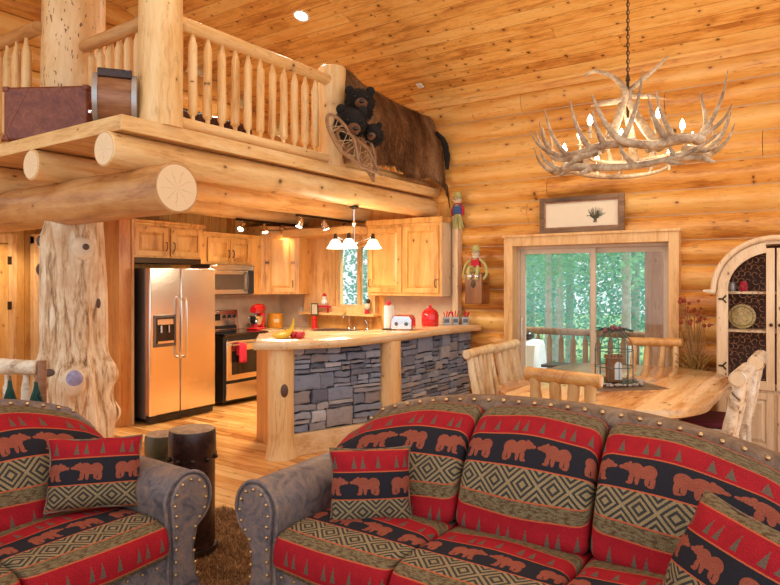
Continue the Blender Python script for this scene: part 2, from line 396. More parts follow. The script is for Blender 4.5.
    n.out(c, 0.85, 0.0, n.m('ADD', wv, n.m('MULTIPLY', big, 2.0)), 0.5, 0.003, Specular_IOR_Level=0.2)
    return mat
M['fabric'] = fabric()

# ---------------------------------------------------------------- mesh builder
def rotz(a): return Matrix.Rotation(a, 4, 'Z')
def T(x, y, z): return Matrix.Translation((x, y, z))

class MB:
    def __init__(s):
        s.v = []; s.f = []; s.tint = []; s.uv = {}; s.mi = []; s.x = Matrix.Identity(4); s.cur = 0; s.t = 0.5
    def av(s, p):
        s.v.append(s.x @ Vector(p)); return len(s.v) - 1
    def af(s, idx, uv=None):
        s.f.append(tuple(idx)); s.tint.append(s.t); s.mi.append(s.cur)
        if uv: s.uv[len(s.f) - 1] = uv
    def box(s, x0, x1, y0, y1, z0, z1, R=None):
        c = [(x0, y0, z0), (x1, y0, z0), (x1, y1, z0), (x0, y1, z0), (x0, y0, z1), (x1, y0, z1), (x1, y1, z1), (x0, y1, z1)]
        if R is not None: c = [R @ Vector(p) for p in c]
        i = [s.av(p) for p in c]
        for q in ((3, 2, 1, 0), (4, 5, 6, 7), (0, 1, 5, 4), (1, 2, 6, 5), (2, 3, 7, 6), (3, 0, 4, 7)): s.af([i[k] for k in q])
        return s
    def cbox(s, c, d, R=None):
        hx, hy, hz = d[0] / 2, d[1] / 2, d[2] / 2
        MR = T(*c) @ (R if R is not None else Matrix.Identity(4))
        return s.box(-hx, hx, -hy, hy, -hz, hz, MR)
    def tube(s, pts, rad, n=10, caps=True, endmat=None, wob=0.0, squash=None):
        pts = [Vector(p) for p in pts]
        if not isinstance(rad, (list, tuple)): rad = [rad] * len(pts)
        rings = []; up = None
        for i, p in enumerate(pts):
            d = (pts[min(i + 1, len(pts) - 1)] - pts[max(i - 1, 0)])
            if d.length < 1e-9: d = Vector((0, 0, 1))
            d.normalize()
            if up is None:
                up = Vector((0, 0, 1)) if abs(d.z) < 0.9 else Vector((1, 0, 0))
            a = (up - d * up.dot(d))
            if a.length < 1e-6: a = d.orthogonal()
            a.normalize(); b = d.cross(a); up = a
            ring = []
            for k in range(n):
                t = 2 * PI * k / n
                r = rad[i] * (1 + (rnd.uniform(-wob, wob) if wob else 0))
                ring.append(s.av(p + a * (math.cos(t) * r) + b * (math.sin(t) * r)))
            rings.append(ring)
        for i in range(len(rings) - 1):
            for k in range(n):
                s.af((rings[i][k], rings[i][(k + 1) % n], rings[i + 1][(k + 1) % n], rings[i + 1][k]))
        if caps:
            cm = s.cur
            if endmat is not None: s.cur = endmat
            uvs = [(math.cos(2 * PI * k / n), math.sin(2 * PI * k / n)) for k in range(n)]
            s.af(tuple(reversed(rings[0])), list(reversed(uvs))); s.af(tuple(rings[-1]), uvs)
            s.cur = cm
        return s
    def log(s, a, b, r0, r1=None, n=20, wob=0.012, segs=10, endmat=1, bend=0.0, bevel=0.0):
        a, b = Vector(a), Vector(b); r1 = r0 if r1 is None else r1
        pts = []; rad = []
        ph = rnd.uniform(0, 6)
        L = (b - a).length
        ts = [i / segs for i in range(segs + 1)]
        if bevel: ts = [0, bevel / L] + ts[1:-1] + [1 - bevel / L, 1]
        for i, t in enumerate(ts):
            p = a.lerp(b, t) + Vector((math.sin(ph + t * 5), math.cos(ph + t * 4), math.sin(ph * 2 + t * 3))) * bend
            r = (r0 + (r1 - r0) * t) * (1 + wob * math.sin(ph + t * 17))
            if bevel and i in (0, len(ts) - 1): r -= bevel
            pts.append(p); rad.append(r)
        s.tube(pts, rad, n, True, endmat, wob * 0.3)
        return s
    def lathe(s, prof, c=(0, 0, 0), n=24, R=None, close=True):
        R = (T(*c) @ R) if R is not None else T(*c)
        rings = []
        for r, z in prof:
            rings.append([s.av(R @ Vector((math.cos(2 * PI * k / n) * r, math.sin(2 * PI * k / n) * r, z))) for k in range(n)])
        for i in range(len(rings) - 1):
            for k in range(n):
                s.af((rings[i][k], rings[i][(k + 1) % n], rings[i + 1][(k + 1) % n], rings[i + 1][k]))
        if close:
            s.af(tuple(reversed(rings[0]))); s.af(tuple(rings[-1]))
        return s
    def prism(s, poly, a, b, axis='z', R=None):
        """poly in the two other axes (cyclic x->yz, y->xz, z->xy), from a to b on the axis"""
        def P(p, h):
            q = {'z': (p[0], p[1], h), 'y': (p[0], h, p[1]), 'x': (h, p[0], p[1])}[axis]
            return R @ Vector(q) if R is not None else q
        lo = [s.av(P(p, a)) for p in poly]; hi = [s.av(P(p, b)) for p in poly]
        n = len(poly)
        s.af(tuple(reversed(lo))); s.af(tuple(hi))
        for i in range(n): s.af((lo[i], lo[(i + 1) % n], hi[(i + 1) % n], hi[i]))
        return s
    def sphere(s, c, r, n=14, m=9, sx=1, sy=1, sz=1, R=None):
        R = T(*c) @ (R if R is not None else Matrix.Identity(4))
        rings = []
        for j in range(1, m):
            ph = PI * j / m
            rings.append([s.av(R @ Vector((r * sx * math.sin(ph) * math.cos(2 * PI * k / n), r * sy * math.sin(ph) * math.sin(2 * PI * k / n), r * sz * math.cos(ph)))) for k in range(n)])
        t = s.av(R @ Vector((0, 0, r * sz))); b = s.av(R @ Vector((0, 0, -r * sz)))
        for k in range(n):
            s.af((t, rings[0][k], rings[0][(k + 1) % n])); s.af((b, rings[-1][(k + 1) % n], rings[-1][k]))
        for i in range(len(rings) - 1):
            for k in range(n): s.af((rings[i][k], rings[i + 1][k], rings[i + 1][(k + 1) % n], rings[i][(k + 1) % n]))
        return s
    def grid(s, pts, closed_u=False, uvs=None, flip=False):
        """pts[i][j] rows"""
        ids = [[s.av(p) for p in row] for row in pts]
        ni = len(ids); nj = len(ids[0])
        for i in range(ni - 1):
            for j in range(nj if closed_u else nj - 1):
                k = (j + 1) % nj
                q = (ids[i][j], ids[i][k], ids[i + 1][k], ids[i + 1][j])
                uu = None
                if uvs:
                    k2 = j + 1
                    uu = [uvs[i][j], uvs[i][k2], uvs[i + 1][k2], uvs[i + 1][j]]
                if flip: q = tuple(reversed(q)); uu = list(reversed(uu)) if uu else None
                s.af(q, uu)
        return ids
    def build(s, name, mat, parent=None, smooth=35, bevel=0, sub=0, fixn=True):
        me = bpy.data.meshes.new(name)
        me.from_pydata([tuple(v) for v in s.v], [], s.f)
        mats = mat if isinstance(mat, (list, tuple)) else [mat]
        for m_ in mats: me.materials.append(M[m_] if isinstance(m_, str) else m_)
        if len(mats) > 1: me.polygons.foreach_set('material_index', [min(i, len(mats) - 1) for i in s.mi])
        at = me.attributes.new('tint', 'FLOAT', 'FACE'); at.data.foreach_set('value', s.tint)
        if s.uv:
            ul = me.uv_layers.new(name='UVMap')
            for p in me.polygons:
                u = s.uv.get(p.index)
                if u:
                    for li, q in zip(p.loop_indices, u): ul.data[li].uv = q
        if fixn and not s.uv:
            import bmesh
            bm = bmesh.new(); bm.from_mesh(me)
            if len(bm.faces) < 60000: bmesh.ops.recalc_face_normals(bm, faces=bm.faces)
            bm.to_mesh(me); bm.free()
        if smooth is not None:
            me.polygons.foreach_set('use_smooth', [True] * len(me.polygons))
            me.set_sharp_from_angle(angle=math.radians(smooth))
        me.update()
        o = bpy.data.objects.new(name, me); COL.objects.link(o)
        if parent is not None: o.parent = parent
        if bevel:
            md = o.modifiers.new('bevel', 'BEVEL'); md.width = bevel; md.segments = 2; md.limit_method = 'ANGLE'; md.angle_limit = math.radians(40)
            md.harden_normals = False
        if sub:
            md = o.modifiers.new('sub', 'SUBSURF'); md.levels = sub; md.render_levels = sub
        return o

def tag(o, label=None, cat=None, group=None, kind=None):
    if label: o['label'] = label
    if cat: o['category'] = cat
    if group: o['group'] = group
    if kind: o['kind'] = kind
    return o
def thing(name, label, cat, loc=(0, 0, 0), rz=0.0, group=None):
    o = bpy.data.objects.new(name, None); COL.objects.link(o)
    o.location = loc; o.rotation_euler = (0, 0, rz); o.empty_display_size = 0.1
    return tag(o, label, cat, group)
def struct(o): o['kind'] = 'structure'; return o
def dup(root, loc, rz=None, label=None, group=None):
    r = root.copy(); COL.objects.link(r); r.location = loc
    if rz is not None: r.rotation_euler = (0, 0, rz)
    if label: r['label'] = label
    if group: r['group'] = group
    for ch in list(root.children):
        c = ch.copy(); COL.objects.link(c); c.parent = r
        for g in list(ch.children):
            d = g.copy(); COL.objects.link(d); d.parent = c
    return r
def light(name, typ, loc, power, color=(1, 0.82, 0.58), size=0.05, parent=None, **kw):
    l = bpy.data.lights.new(name, typ); l.energy = power; l.color = color
    if typ in ('POINT', 'SPOT'): l.shadow_soft_size = size
    for k, v in kw.items(): setattr(l, k, v)
    o = bpy.data.objects.new(name, l); COL.objects.link(o); o.location = loc
    if parent is not None: o.parent = parent
    return o
def bez(pts, n=12):
    """Catmull-Rom through pts"""
    pts = [Vector(p) for p in pts]; out = []
    P = [pts[0] * 2 - pts[1]] + pts + [pts[-1] * 2 - pts[-2]]
    per = max(1, n // (len(pts) - 1))
    for i in range(1, len(P) - 2):
        for k in range(per):
            t = k / per
            a, b, c, d = P[i - 1], P[i], P[i + 1], P[i + 2]
            out.append(0.5 * ((2 * b) + (c - a) * t + (2 * a - 5 * b + 4 * c - d) * t * t + (3 * b - a - 3 * c + d) * t ** 3))
    out.append(pts[-1]); return out
def W(root):
    """mesh builder taking world coordinates, for a part of an unrotated root"""
    b = MB(); b.x = Matrix.Translation(-Vector(root.location)) @ Matrix.Identity(4)
    if root.rotation_euler[2]: b.x = Matrix.Rotation(-root.rotation_euler[2], 4, 'Z') @ b.x
    return b

XW = 7.25      # face of the log wall with the patio door
YK = 6.95      # back wall of the kitchen
SL = 0.33      # roof pitch
def roof_z(x): return 3.95 + SL * (XW - x)

# ---------------------------------------------------------------- shell
b = MB(); b.box(-3.0, XW + 0.2, -3.5, 8.5, -0.1, 0.0); struct(b.build('floor', 'floor', smooth=None))

def log_course(b, x0, y0, y1, z0, z1, tint):
    """one wall log along Y whose rounded face bulges towards -X"""
    b.t = tint
    n = 9; h = z1 - z0; prof = []
    for k in range(n):
        t = k / (n - 1); a = (t - 0.5) * PI
        prof.append((x0 + 0.028 - 0.085 * (max(0.0, math.cos(a)) ** 0.62), z0 + 0.006 + (h - 0.012) * t))
    prof = [(x0 + 0.16, z0)] + [(x0 + 0.035, z0)] + prof + [(x0 + 0.035, z1), (x0 + 0.16, z1)]
    b.prism(prof, y0, y1, 'y')
b = MB()
zs = [-0.09 + 0.265 * k for k in range(17)]
r2 = random.Random(3)
for i in range(len(zs) - 1):
    z0, z1 = zs[i], zs[i + 1]
    tin = r2.uniform(0.2, 0.8)
    if z0 < 0: z0 = 0.0
    if z0 > 3.95: continue
    z1 = min(z1, 4.0)
    zc = (z0 + z1) / 2
    if zc < 2.10: segs = [(-2.2, 1.26), (3.17, 3.86)]
    elif zc < 2.66: segs = [(-2.2, 3.86)]
    else: segs = [(-2.2, 6.95)]
    if zc > 2.10:
        cut = r2.uniform(0.2, 3.3)
        s2 = []
        for a, c in segs: s2 += [(a, cut), (cut + 0.006, c)]
        segs = s2
    for a, c in segs: log_course(b, XW, a, c, z0, z1, min(1, max(0, tin + r2.uniform(-0.12, 0.12))))
struct(b.build('wall_east', 'wall_log', smooth=30))
b = MB()
for k in range(1, 16):
    z = zs[k]
    for (a, c) in ([(-2.2, 1.26), (3.17, 3.86)] if z < 2.13 else [(-2.2, 3.86)] if z < 2.7 else [(-2.2, 6.95)]):
        b.box(XW + 0.03, XW + 0.05, a, c, z - 0.012, z + 0.012)
struct(b.build('trim_1', plain('chinking', (0.6, 0.45, 0.28), 0.8), smooth=None))
# flat kitchen part of the same wall, with the window opening (Y 5.10-5.87, Z 1.22-2.12)
b = MB(); KX = 7.22
for (y0, y1, z0, z1) in ((3.86, 5.20, 0, 2.68), (5.87, YK, 0, 2.68), (5.20, 5.87, 0, 1.22), (5.20, 5.87, 2.12, 2.68)):
    b.box(KX, KX + 0.18, y0, y1, z0, z1)
struct(b.build('wall_kitchen_east', 'panel_v', smooth=None))
# kitchen / loft back wall
b = MB(); b.box(4.2, XW + 0.15, YK, YK + 0.12, 0, 2.68); struct(b.build('wall_north', 'panel_v', smooth=None))
b = MB()
r2 = random.Random(5)
for k in range(14):
    z0 = 2.78 + 0.265 * k
    if z0 > 6.6: break
    xr = min(XW, XW - (z0 + 0.2 - 3.95) / SL) if z0 > 3.7 else XW
    x = 0.6
    if xr < 1.0: break
    b.t = r2.uniform(0.2, 0.8)
    n = 7; prof = [(YK + 0.14, z0)] + [(YK + 0.028 - 0.07 * max(0.0, math.cos((j / (n - 1) - 0.5) * PI)) ** 0.62, z0 + 0.005 + 0.255 * j / (n - 1)) for j in range(n)] + [(YK + 0.14, z0 + 0.265)]
    b.prism(prof, x, xr + 0.1, 'x')
struct(b.build('wall_loft_north', 'wall_log_x', smooth=30))
# lower hall wall beyond the trunk, side wall of the kitchen
b = MB(); b.box(0.8, 4.3, 8.3, 8.42, 0, 2.68); b.box(4.2, 4.32, 7.0, 8.3, 0, 2.68); struct(b.build('wall_hall', 'panel_v', smooth=None))
b = MB(); b.box(4.12, 4.28, 6.38, 6.96, 0, 2.66)
struct(b.build('wall_fridge_side', 'panel_red', smooth=None, bevel=0.004))
b = MB(); b.box(4.265, 4.295, 6.365, 6.385, 0, 2.66); struct(b.build('trim_2', 'trim_z', smooth=None))

# roof
b = MB()
def roofpt(x, y, dz=0): return (x, y, roof_z(x) + dz)
c = [roofpt(-1.2, -2.2), roofpt(XW + 0.15, -2.2), roofpt(XW + 0.15, 8.5), roofpt(-1.2, 8.5)]
lo = [b.av(p) for p in c]; hi = [b.av((p[0], p[1], p[2] + 0.12)) for p in c]
b.af((3, 2, 1, 0)); b.af((4, 5, 6, 7))
for i in range(4): b.af((lo[i], lo[(i + 1) % 4], hi[(i + 1) % 4], hi[i]))
struct(b.build('ceiling', 'ceiling', smooth=None))
b = MB(); b.box(XW - 0.045, XW + 0.03, -2.2, YK, 3.84, 3.99); struct(b.build('trim_3', 'wall_log', smooth=None, bevel=0.01))

# hall doors
def plank_door(name, x0, x1, y):
    b = MB(); b.box(x0, x1, y - 0.045, y - 0.002, 0.01, 2.05); o = struct(b.build(name, 'cab', smooth=None))
    b = MB()
    for a, c in ((x0, x0 + 0.1), (x1 - 0.1, x1)): b.box(a, c, y - 0.062, y - 0.045, 0.01, 2.05)
    for a, c in ((0.01, 0.2), (0.95, 1.07), (1.93, 2.05)): b.box(x0 + 0.1, x1 - 0.1, y - 0.062, y - 0.045, a, c)
    b.build('door_rails', 'cab', o, smooth=None, bevel=0.003)
    b = MB(); b.sphere((x0 + 0.06, y - 0.11, 1.0), 0.03); b.tube([(x0 + 0.06, y - 0.11, 1.0), (x0 + 0.06, y - 0.06, 1.0)], 0.012)
    b.build('door_knob', 'bronze', o)
    b = MB()
    for z in (0.25, 1.3, 1.85): b.box(x1 - 0.01, x1 + 0.035, y - 0.075, y - 0.055, z - 0.05, z + 0.05)
    b.build('hinge', 'bronze', o, smooth=None)
    b = MB()
    b.box(x0 - 0.1, x0, y - 0.07, y, 0, 2.16); b.box(x1, x1 + 0.1, y - 0.07, y, 0, 2.16); b.box(x0 - 0.1, x1 + 0.1, y - 0.075, y, 2.06, 2.18)
    b.build('door_casing', 'trim_z', o, smooth=None, bevel=0.004)
plank_door('door_1', 3.02, 3.84, 8.3)
b = MB(); b.box(4.125, 4.2, 7.3, 8.1, 0.01, 2.05); o = struct(b.build('door_2', 'cab', smooth=None))
b = MB(); b.box(4.08, 4.2, 7.2, 7.3, 0, 2.16); b.box(4.08, 4.2, 8.1, 8.2, 0, 2.16); b.box(4.08, 4.2, 7.2, 8.2, 2.06, 2.18); b.build('door_casing', 'trim_z', o, smooth=None, bevel=0.004)

# ---------------------------------------------------------------- loft
LX, LY = 2.70, 4.14
b = MB(); b.box(LX, XW, LY, 8.3, 2.68, 2.78); struct(b.build('floor_loft', 'under', smooth=None, bevel=0.004))
b = MB(); b.box(LX - 0.02, XW, LY - 0.02, LY, 2.675, 2.785); struct(b.build('trim_4', 'cream_x', smooth=None, bevel=0.004))
b = MB(); b.box(LX - 0.02, LX, LY, 8.3, 2.675, 2.785); struct(b.build('trim_8', 'cream_y', smooth=None, bevel=0.004))
b = MB(); b.box(1.6, 4.2, 7.1, 8.3, 2.27, 2.6); struct(b.build('ceiling_hall', 'ceil_pale', smooth=None))
for (y, x0, lab) in ((4.275, 2.64, 'long pale log beam carrying the front edge of the loft, nearest the room'),
                     (5.36, 2.67, 'pale round log joist under the loft, second back from the front edge'),
                     (6.45, 2.85, 'round log joist deep under the loft, its end at the left edge of the photo')):
    r = thing('log_joist', lab, 'log beam', (x0, y, 2.55), group=None)
    W(r).log((x0, y, 2.55), (XW, y, 2.55), 0.128, 0.128, n=28, segs=14, bevel=0.008).build('log', ['cream_x', 'log_end'], r)
r = thing('cross_beam', 'thick amber log beam with a round cracked cut end, resting on the gnarled trunk', 'log beam', (2.945, 3.85, 2.27))
W(r).log((2.945, 3.85, 2.27), (3.08, 7.08, 2.27), 0.182, 0.195, n=36, segs=18, wob=0.015, bevel=0.01).build('log', ['shaded_brown_y', 'log_end'], r)

# gnarled trunk
def trunk(root, cx, cy, prof, z0, z1, mat, amp, seed, n=56, m=70, bumps=()):
    b = W(root); rows = []
    rr = random.Random(seed); ph = [rr.uniform(0, 6.28) for _ in range(12)]
    for i in range(m + 1):
        t = i / m; z = z0 + (z1 - z0) * t
        # profile interpolation
        for k in range(len(prof) - 1):
            if prof[k][0] <= z <= prof[k + 1][0] + 1e-6:
                u = (z - prof[k][0]) / (prof[k + 1][0] - prof[k][0]); u = u * u * (3 - 2 * u)
                rad = prof[k][1] + (prof[k + 1][1] - prof[k][1]) * u; ox = prof[k][2] + (prof[k + 1][2] - prof[k][2]) * u
                break
        row = []
        for j in range(n):
            a = 2 * PI * j / n
            r = rad * (1 + amp * (0.5 * math.sin(3 * a + ph[0] + z * 1.3) + 0.35 * math.sin(5 * a + ph[1] - z * 2.1) + 0.3 * math.sin(9 * a + ph[2] + z * 1.1) + 0.22 * math.sin(17 * a + ph[3] + z * 2.0) + 0.15 * math.sin(6 * z + 2 * a + ph[4])))
            for (ba, bz, bs, bh) in bumps:
                da = (a - ba + PI) % (2 * PI) - PI
                d2 = (da * rad) ** 2 + (z - bz) ** 2
                r += bh * math.exp(-d2 / (bs * bs))
            row.append((cx + ox * 0.56 + r * math.cos(a), cy - ox * 0.83 + r * math.sin(a), z))
        rows.append(row)
    ids = b.grid(rows, closed_u=True)
    b.af(tuple(reversed(ids[0]))); b.af(tuple(ids[-1]))
    return b.build('trunk', mat, root, smooth=60)
TX, TY = 3.15, 5.60
# direction from trunk to camera
ca = math.atan2(-TY, -TX)
root = thing('gnarled_trunk_post', 'massive gnarled pale tree trunk post with burls holding up the loft beam', 'log post', (TX, TY, 0))
trunk(root, TX, TY, [(0, 0.36, 0), (0.35, 0.34, 0), (0.7, 0.31, 0), (1.0, 0.28, 0), (1.4, 0.27, 0), (1.9, 0.265, 0), (2.2, 0.235, 0.02), (2.35, 0.21, 0.02)], 0, 2.34, 'trunk', 0.10, 4,
      bumps=((ca + 0.05, 0.72, 0.17, 0.06), (ca + 1.35, 0.78, 0.13, 0.07), (ca + 0.35, 1.88, 0.11, 0.035), (ca - 1.45, 1.7, 0.06, 0.045), (ca - 1.45, 1.95, 0.06, 0.045), (ca - 0.9, 0.85, 0.10, 0.06), (ca + 1.5, 0.40, 0.1, 0.07)))
def onpost(ang, z, rad): return Vector((TX + rad * math.cos(ca + ang), TY + rad * math.sin(ca + ang), z))
def knot(name, ang, z, rad, rx, rz_, mat, dep=0.035, label=None):
    b = W(root)
    R = Matrix.Rotation(ca + ang, 4, 'Z')
    p = onpost(ang, z, rad - 0.015)
    b.sphere(p, 1.0, 20, 12, dep, rx, rz_, R)
    o = b.build(name, mat, root)
    if label: o['label'] = label
knot('burl', 0.03, 0.735, 0.365, 0.098, 0.125, 'burl', 0.055)
knot('burl', 0.05, 0.765, 0.385, 0.072, 0.080, 'bluestain', 0.045, 'blue-violet stained burl face')
knot('burl', 0.33, 1.88, 0.300, 0.10, 0.10, 'burl', 0.03)
knot('knot', 0.36, 1.895, 0.322, 0.032, 0.03, 'knot', 0.018)
knot('knot', -1.3, 1.70, 0.262, 0.04, 0.055, 'knot', 0.04)
knot('knot', -1.3, 1.95, 0.262, 0.04, 0.05, 'knot', 0.04)
knot('knot', -0.62, 1.25, 0.28, 0.022, 0.05, 'knot', 0.015)
knot('knot', 0.95, 1.40, 0.278, 0.025, 0.045, 'knot', 0.015)
knot('knot', -0.62, 0.82, 0.335, 0.075, 0.038, 'knot', 0.02)

root = thing('loft_log_post', 'thick worm-marked log post rising from the loft behind the maroon suitcase', 'log post', (3.23, 5.70, 2.78))
trunk(root, 3.23, 5.70, [(2.78, 0.275, 0), (4.0, 0.265, 0), (5.3, 0.25, 0)], 2.78, 5.27, 'wormy', 0.03, 9, m=30)
root = thing('loft_log_post', 'smooth pale round log post at the corner of the loft, left of the railing', 'log post', (3.10, 4.25, 2.78))
W(root).log((3.10, 4.25, 2.78), (3.10, 4.25, roof_z(3.10) - 0.06), 0.165, 0.158, n=36, segs=16, wob=0.01).build('trunk', 'cream_z', root)

# railings
def baluster(b, x, y, z0, z1, r=0.036):
    h = z1 - z0
    j = lambda a=0.003: rnd.uniform(-a, a)
    pr = [(0.0, 0.017), (0.07, 0.020), (0.105, r * 0.98), (0.2, r), (0.5, r * 0.94), (0.86, r * 0.92), (0.885, r * 0.75), (0.975, 0.016), (1.0, 0.016)]
    b.tube([(x + j(), y + j(), z0 + h * t) for t, _ in pr], [q + j(0.001) for _, q in pr], 12)
root = thing('loft_railing', 'pale log railing with pointed spindles between the corner post and the newel post', 'railing', (3.2, 4.25, 2.78))
W(root).log((3.24, 4.26, 3.66), (5.12, 4.26, 3.685), 0.058, 0.055, n=18, wob=0.03).build('top_rail', 'cream_x', root)
W(root).log((3.24, 4.26, 2.865), (5.10, 4.26, 2.865), 0.048, 0.048, n=16, wob=0.02).build('bottom_rail', 'cream_x', root)
for k in range(11):
    b = W(root); x = 3.41 + k * 0.151
    baluster(b, x, 4.26, 2.89, 3.625, 0.040); b.build('spindle', 'cream_z', root)
root = thing('newel_post', 'short flat-topped log newel post at the end of the loft railing, behind the bear heads', 'log post', (5.23, 4.29, 2.78))
W(root).log((5.23, 4.29, 2.78), (5.23, 4.29, 3.84), 0.148, 0.146, n=32, segs=12, bevel=0.012, wob=0.008).build('trunk', ['cream_z', 'log_end'], root)
root = thing('loft_railing', 'log railing behind the newel post, mostly covered by the draped bison hide', 'railing', (5.4, 4.27, 2.78))
W(root).log((5.38, 4.29, 3.66), (7.22, 4.29, 3.66), 0.055, 0.055, n=16).build('top_rail', 'cream_x', root)
W(root).log((5.38, 4.29, 2.865), (7.22, 4.29, 2.865), 0.045, 0.045, n=14).build('bottom_rail', 'cream_x', root)
for k in range(11):
    b = W(root); baluster(b, 5.5 + k * 0.16, 4.29, 2.89, 3.62); b.build('spindle', 'cream_z', root)
root = thing('loft_railing', 'amber log railing section between the two tall loft posts, above the wooden drum', 'railing', (3.1, 4.5, 2.78))
W(root).log((3.09, 4.42, 3.64), (3.07, 5.28, 3.61), 0.055, 0.05, n=18, wob=0.03, bevel=0.012).build('top_rail', 'shaded_brown_y', root)
W(root).log((3.12, 4.43, 2.865), (3.16, 5.40, 2.865), 0.045, 0.045, n=14).build('bottom_rail', 'shaded_brown_y', root)
for k in range(6):
    b = W(root); baluster(b, 3.11 + 0.006 * k, 4.55 + k * 0.14, 2.89, 3.63, 0.04); b.build('spindle', 'trim_z', root)
root = thing('loft_railing', 'log railing section at the far left of the loft, behind the maroon suitcase', 'railing', (2.88, 6.0, 2.78))
W(root).log((2.96, 5.80, 3.86), (2.93, 6.9, 3.84), 0.06, 0.06, n=18, wob=0.03).build('top_rail', 'shaded_brown_y', root)
W(root).log((2.95, 5.86, 2.865), (2.95, 6.9, 2.865), 0.045, 0.045, n=14).build('bottom_rail', 'shaded_brown_y', root)
for k in range(6):
    b = W(root); baluster(b, 2.94, 5.98 + k * 0.17, 2.89, 3.80, 0.045); b.build('spindle', 'cream_z', root)

# things on the loft
Lx = Vector((0.827, 0.562, 0)); Rt = Vector((0.562, -0.827, 0))
az_l = math.atan2(5.94 - 5.22, 2.73 - 3.0)
root = thing('suitcase', 'large scuffed maroon leather suitcase standing on the edge of the loft', 'suitcase', (2.885, 5.46, 2.78), math.radians(-60))
b = MB(); b.box(-0.37, 0.37, -0.075, 0.075, 0.012, 0.46); b.build('body', 'leather_case', root, bevel=0.02)
for (x0, z0, x1, z1) in ((-0.33, 0.10, -0.14, 0.455), (0.12, 0.455, 0.34, 0.16)):
    b = MB(); b.tube([(x0, -0.076, z0), (x1, -0.076, z1)], 0.004, 6); b.build('thin_strap', 'scuff', root)
for sx in (-1, 1):
    for sz in (0.03, 0.44):
        b = MB(); b.cbox((sx * 0.35, 0, sz), (0.055, 0.165, 0.05)); b.build('corner_guard', 'leather_case', root, bevel=0.012)
b = MB(); b.tube(bez([(0.385, 0, 0.17), (0.42, 0, 0.2), (0.42, 0, 0.28), (0.385, 0, 0.31)]), 0.012, 8); b.build('handle', 'redcloth', root)
b = MB(); b.cbox((0.385, -0.05, 0.24), (0.03, 0.04, 0.03)); b.build('latch', 'chrome', root, bevel=0.004)
root = thing('drum', 'old wooden drum lying on its side with grey metal rims, beside the suitcase', 'drum', (2.88, 4.50, 2.78), math.radians(-36))
RX = Matrix.Rotation(PI / 2, 4, 'Y')
b = MB(); b.lathe([(0.186, -0.125), (0.19, -0.06), (0.19, 0.06), (0.186, 0.125)], (0, 0, 0.2), 40, RX); b.build('shell', 'walnut', root)
for sx in (-1, 1):
    b = MB(); b.lathe([(0.182, -0.018), (0.2, -0.018), (0.2, 0.018), (0.182, 0.018)], (sx * 0.135, 0, 0.2), 40, RX); b.build('rim', 'silver', root)
b = MB(); b.cbox((0, -0.045, 0.375), (0.24, 0.19, 0.065)); b.build('strap_pad', 'leather_dark', root, bevel=0.008)
root = thing('loft_daybed', 'low dark upholstered seat standing in the loft behind the railing spindles', 'seat', (4.9, 5.7, 2.78))
b = MB(); b.box(-0.8, 0.8, -0.35, 0.35, 0.15, 0.42); b.build('seat', 'leather_dark', root, bevel=0.04)
b = MB(); b.box(-0.8, 0.8, 0.25, 0.42, 0.3, 0.78); b.build('backrest', 'leather_dark', root, bevel=0.05)
for sx in (-0.7, 0.7):
    for sy in (-0.28, 0.28):
        b = MB(); b.tube([(sx, sy, 0), (sx, sy, 0.15)], 0.03, 10); b.build('leg', 'walnut', root)

# ---------------------------------------------------------------- patio door
def framebox(b, x0, x1, y0, y1, z0, z1, w, bottom=None):
    bt = w if bottom is None else bottom
    b.box(x0, x1, y0, y0 + w, z0, z1); b.box(x0, x1, y1 - w, y1, z0, z1)
    b.box(x0, x1, y0 + w, y1 - w, z1 - w, z1); b.box(x0, x1, y0 + w, y1 - w, z0, z0 + bt)
b = MB(); b.box(7.10, 7.30, 1.24, 1.34, 0, 2.13); b.box(7.10, 7.30, 3.07, 3.18, 0, 2.13); b.box(7.10, 7.30, 1.34, 3.07, 2.01, 2.13); b.box(7.08, 7.30, 1.22, 3.20, 2.115, 2.145)
door = struct(b.build('door_3', 'trim_z', smooth=None, bevel=0.006))
b = MB(); framebox(b, 7.24, 7.38, 1.34, 3.07, 0.0, 2.01, 0.035); b.build('door_frame', plain('almond_vinyl', (0.62, 0.47, 0.33), 0.4), door, smooth=None, bevel=0.003)
for (y0, y1, x) in ((2.14, 3.035, 7.265), (1.375, 2.22, 7.315)):
    b = MB(); framebox(b, x, x + 0.045, y0, y1, 0.03, 1.975, 0.055, 0.09); s_ = b.build('sash', plain('almond_sash', (0.66, 0.52, 0.38), 0.4), door, smooth=None, bevel=0.003)
    b = MB(); b.box(x + 0.018, x + 0.024, y0 + 0.05, y1 - 0.05, 0.1, 1.93); b.build('pane', 'glass', s_, smooth=None)
b = MB(); b.tube(bez([(7.255, 3.0, 0.92), (7.22, 3.0, 0.95), (7.22, 3.0, 1.12), (7.255, 3.0, 1.15)]), 0.009, 8); b.build('door_handle', 'white', door)

# kitchen window
b = MB(); framebox(b, 7.12, 7.24, 5.09, 6.38, 1.13, 2.40, 0.11)
b.box(7.125, 7.22, 5.87, 6.27, 1.24, 2.29); b.box(7.125, 7.22, 5.20, 5.87, 2.12, 2.29)
win = struct(b.build('window_1', 'trim_z', smooth=None, bevel=0.005))
b = MB(); b.box(7.02, 7.26, 5.05, 6.40, 1.115, 1.15); b.build('window_sill', 'trim_y', win, smooth=None, bevel=0.006)
b = MB(); framebox(b, 7.24, 7.36, 5.20, 5.87, 1.22, 2.12, 0.04); b.box(7.26, 7.32, 5.44, 5.50, 1.24, 2.1); s_ = b.build('window_frame', 'trim_z', win, smooth=None, bevel=0.003)
for y0, y1 in ((5.24, 5.44), (5.50, 5.83)):
    b = MB(); b.box(7.285, 7.29, y0, y1, 1.26, 2.08); b.build('pane', 'glass', s_, smooth=None)
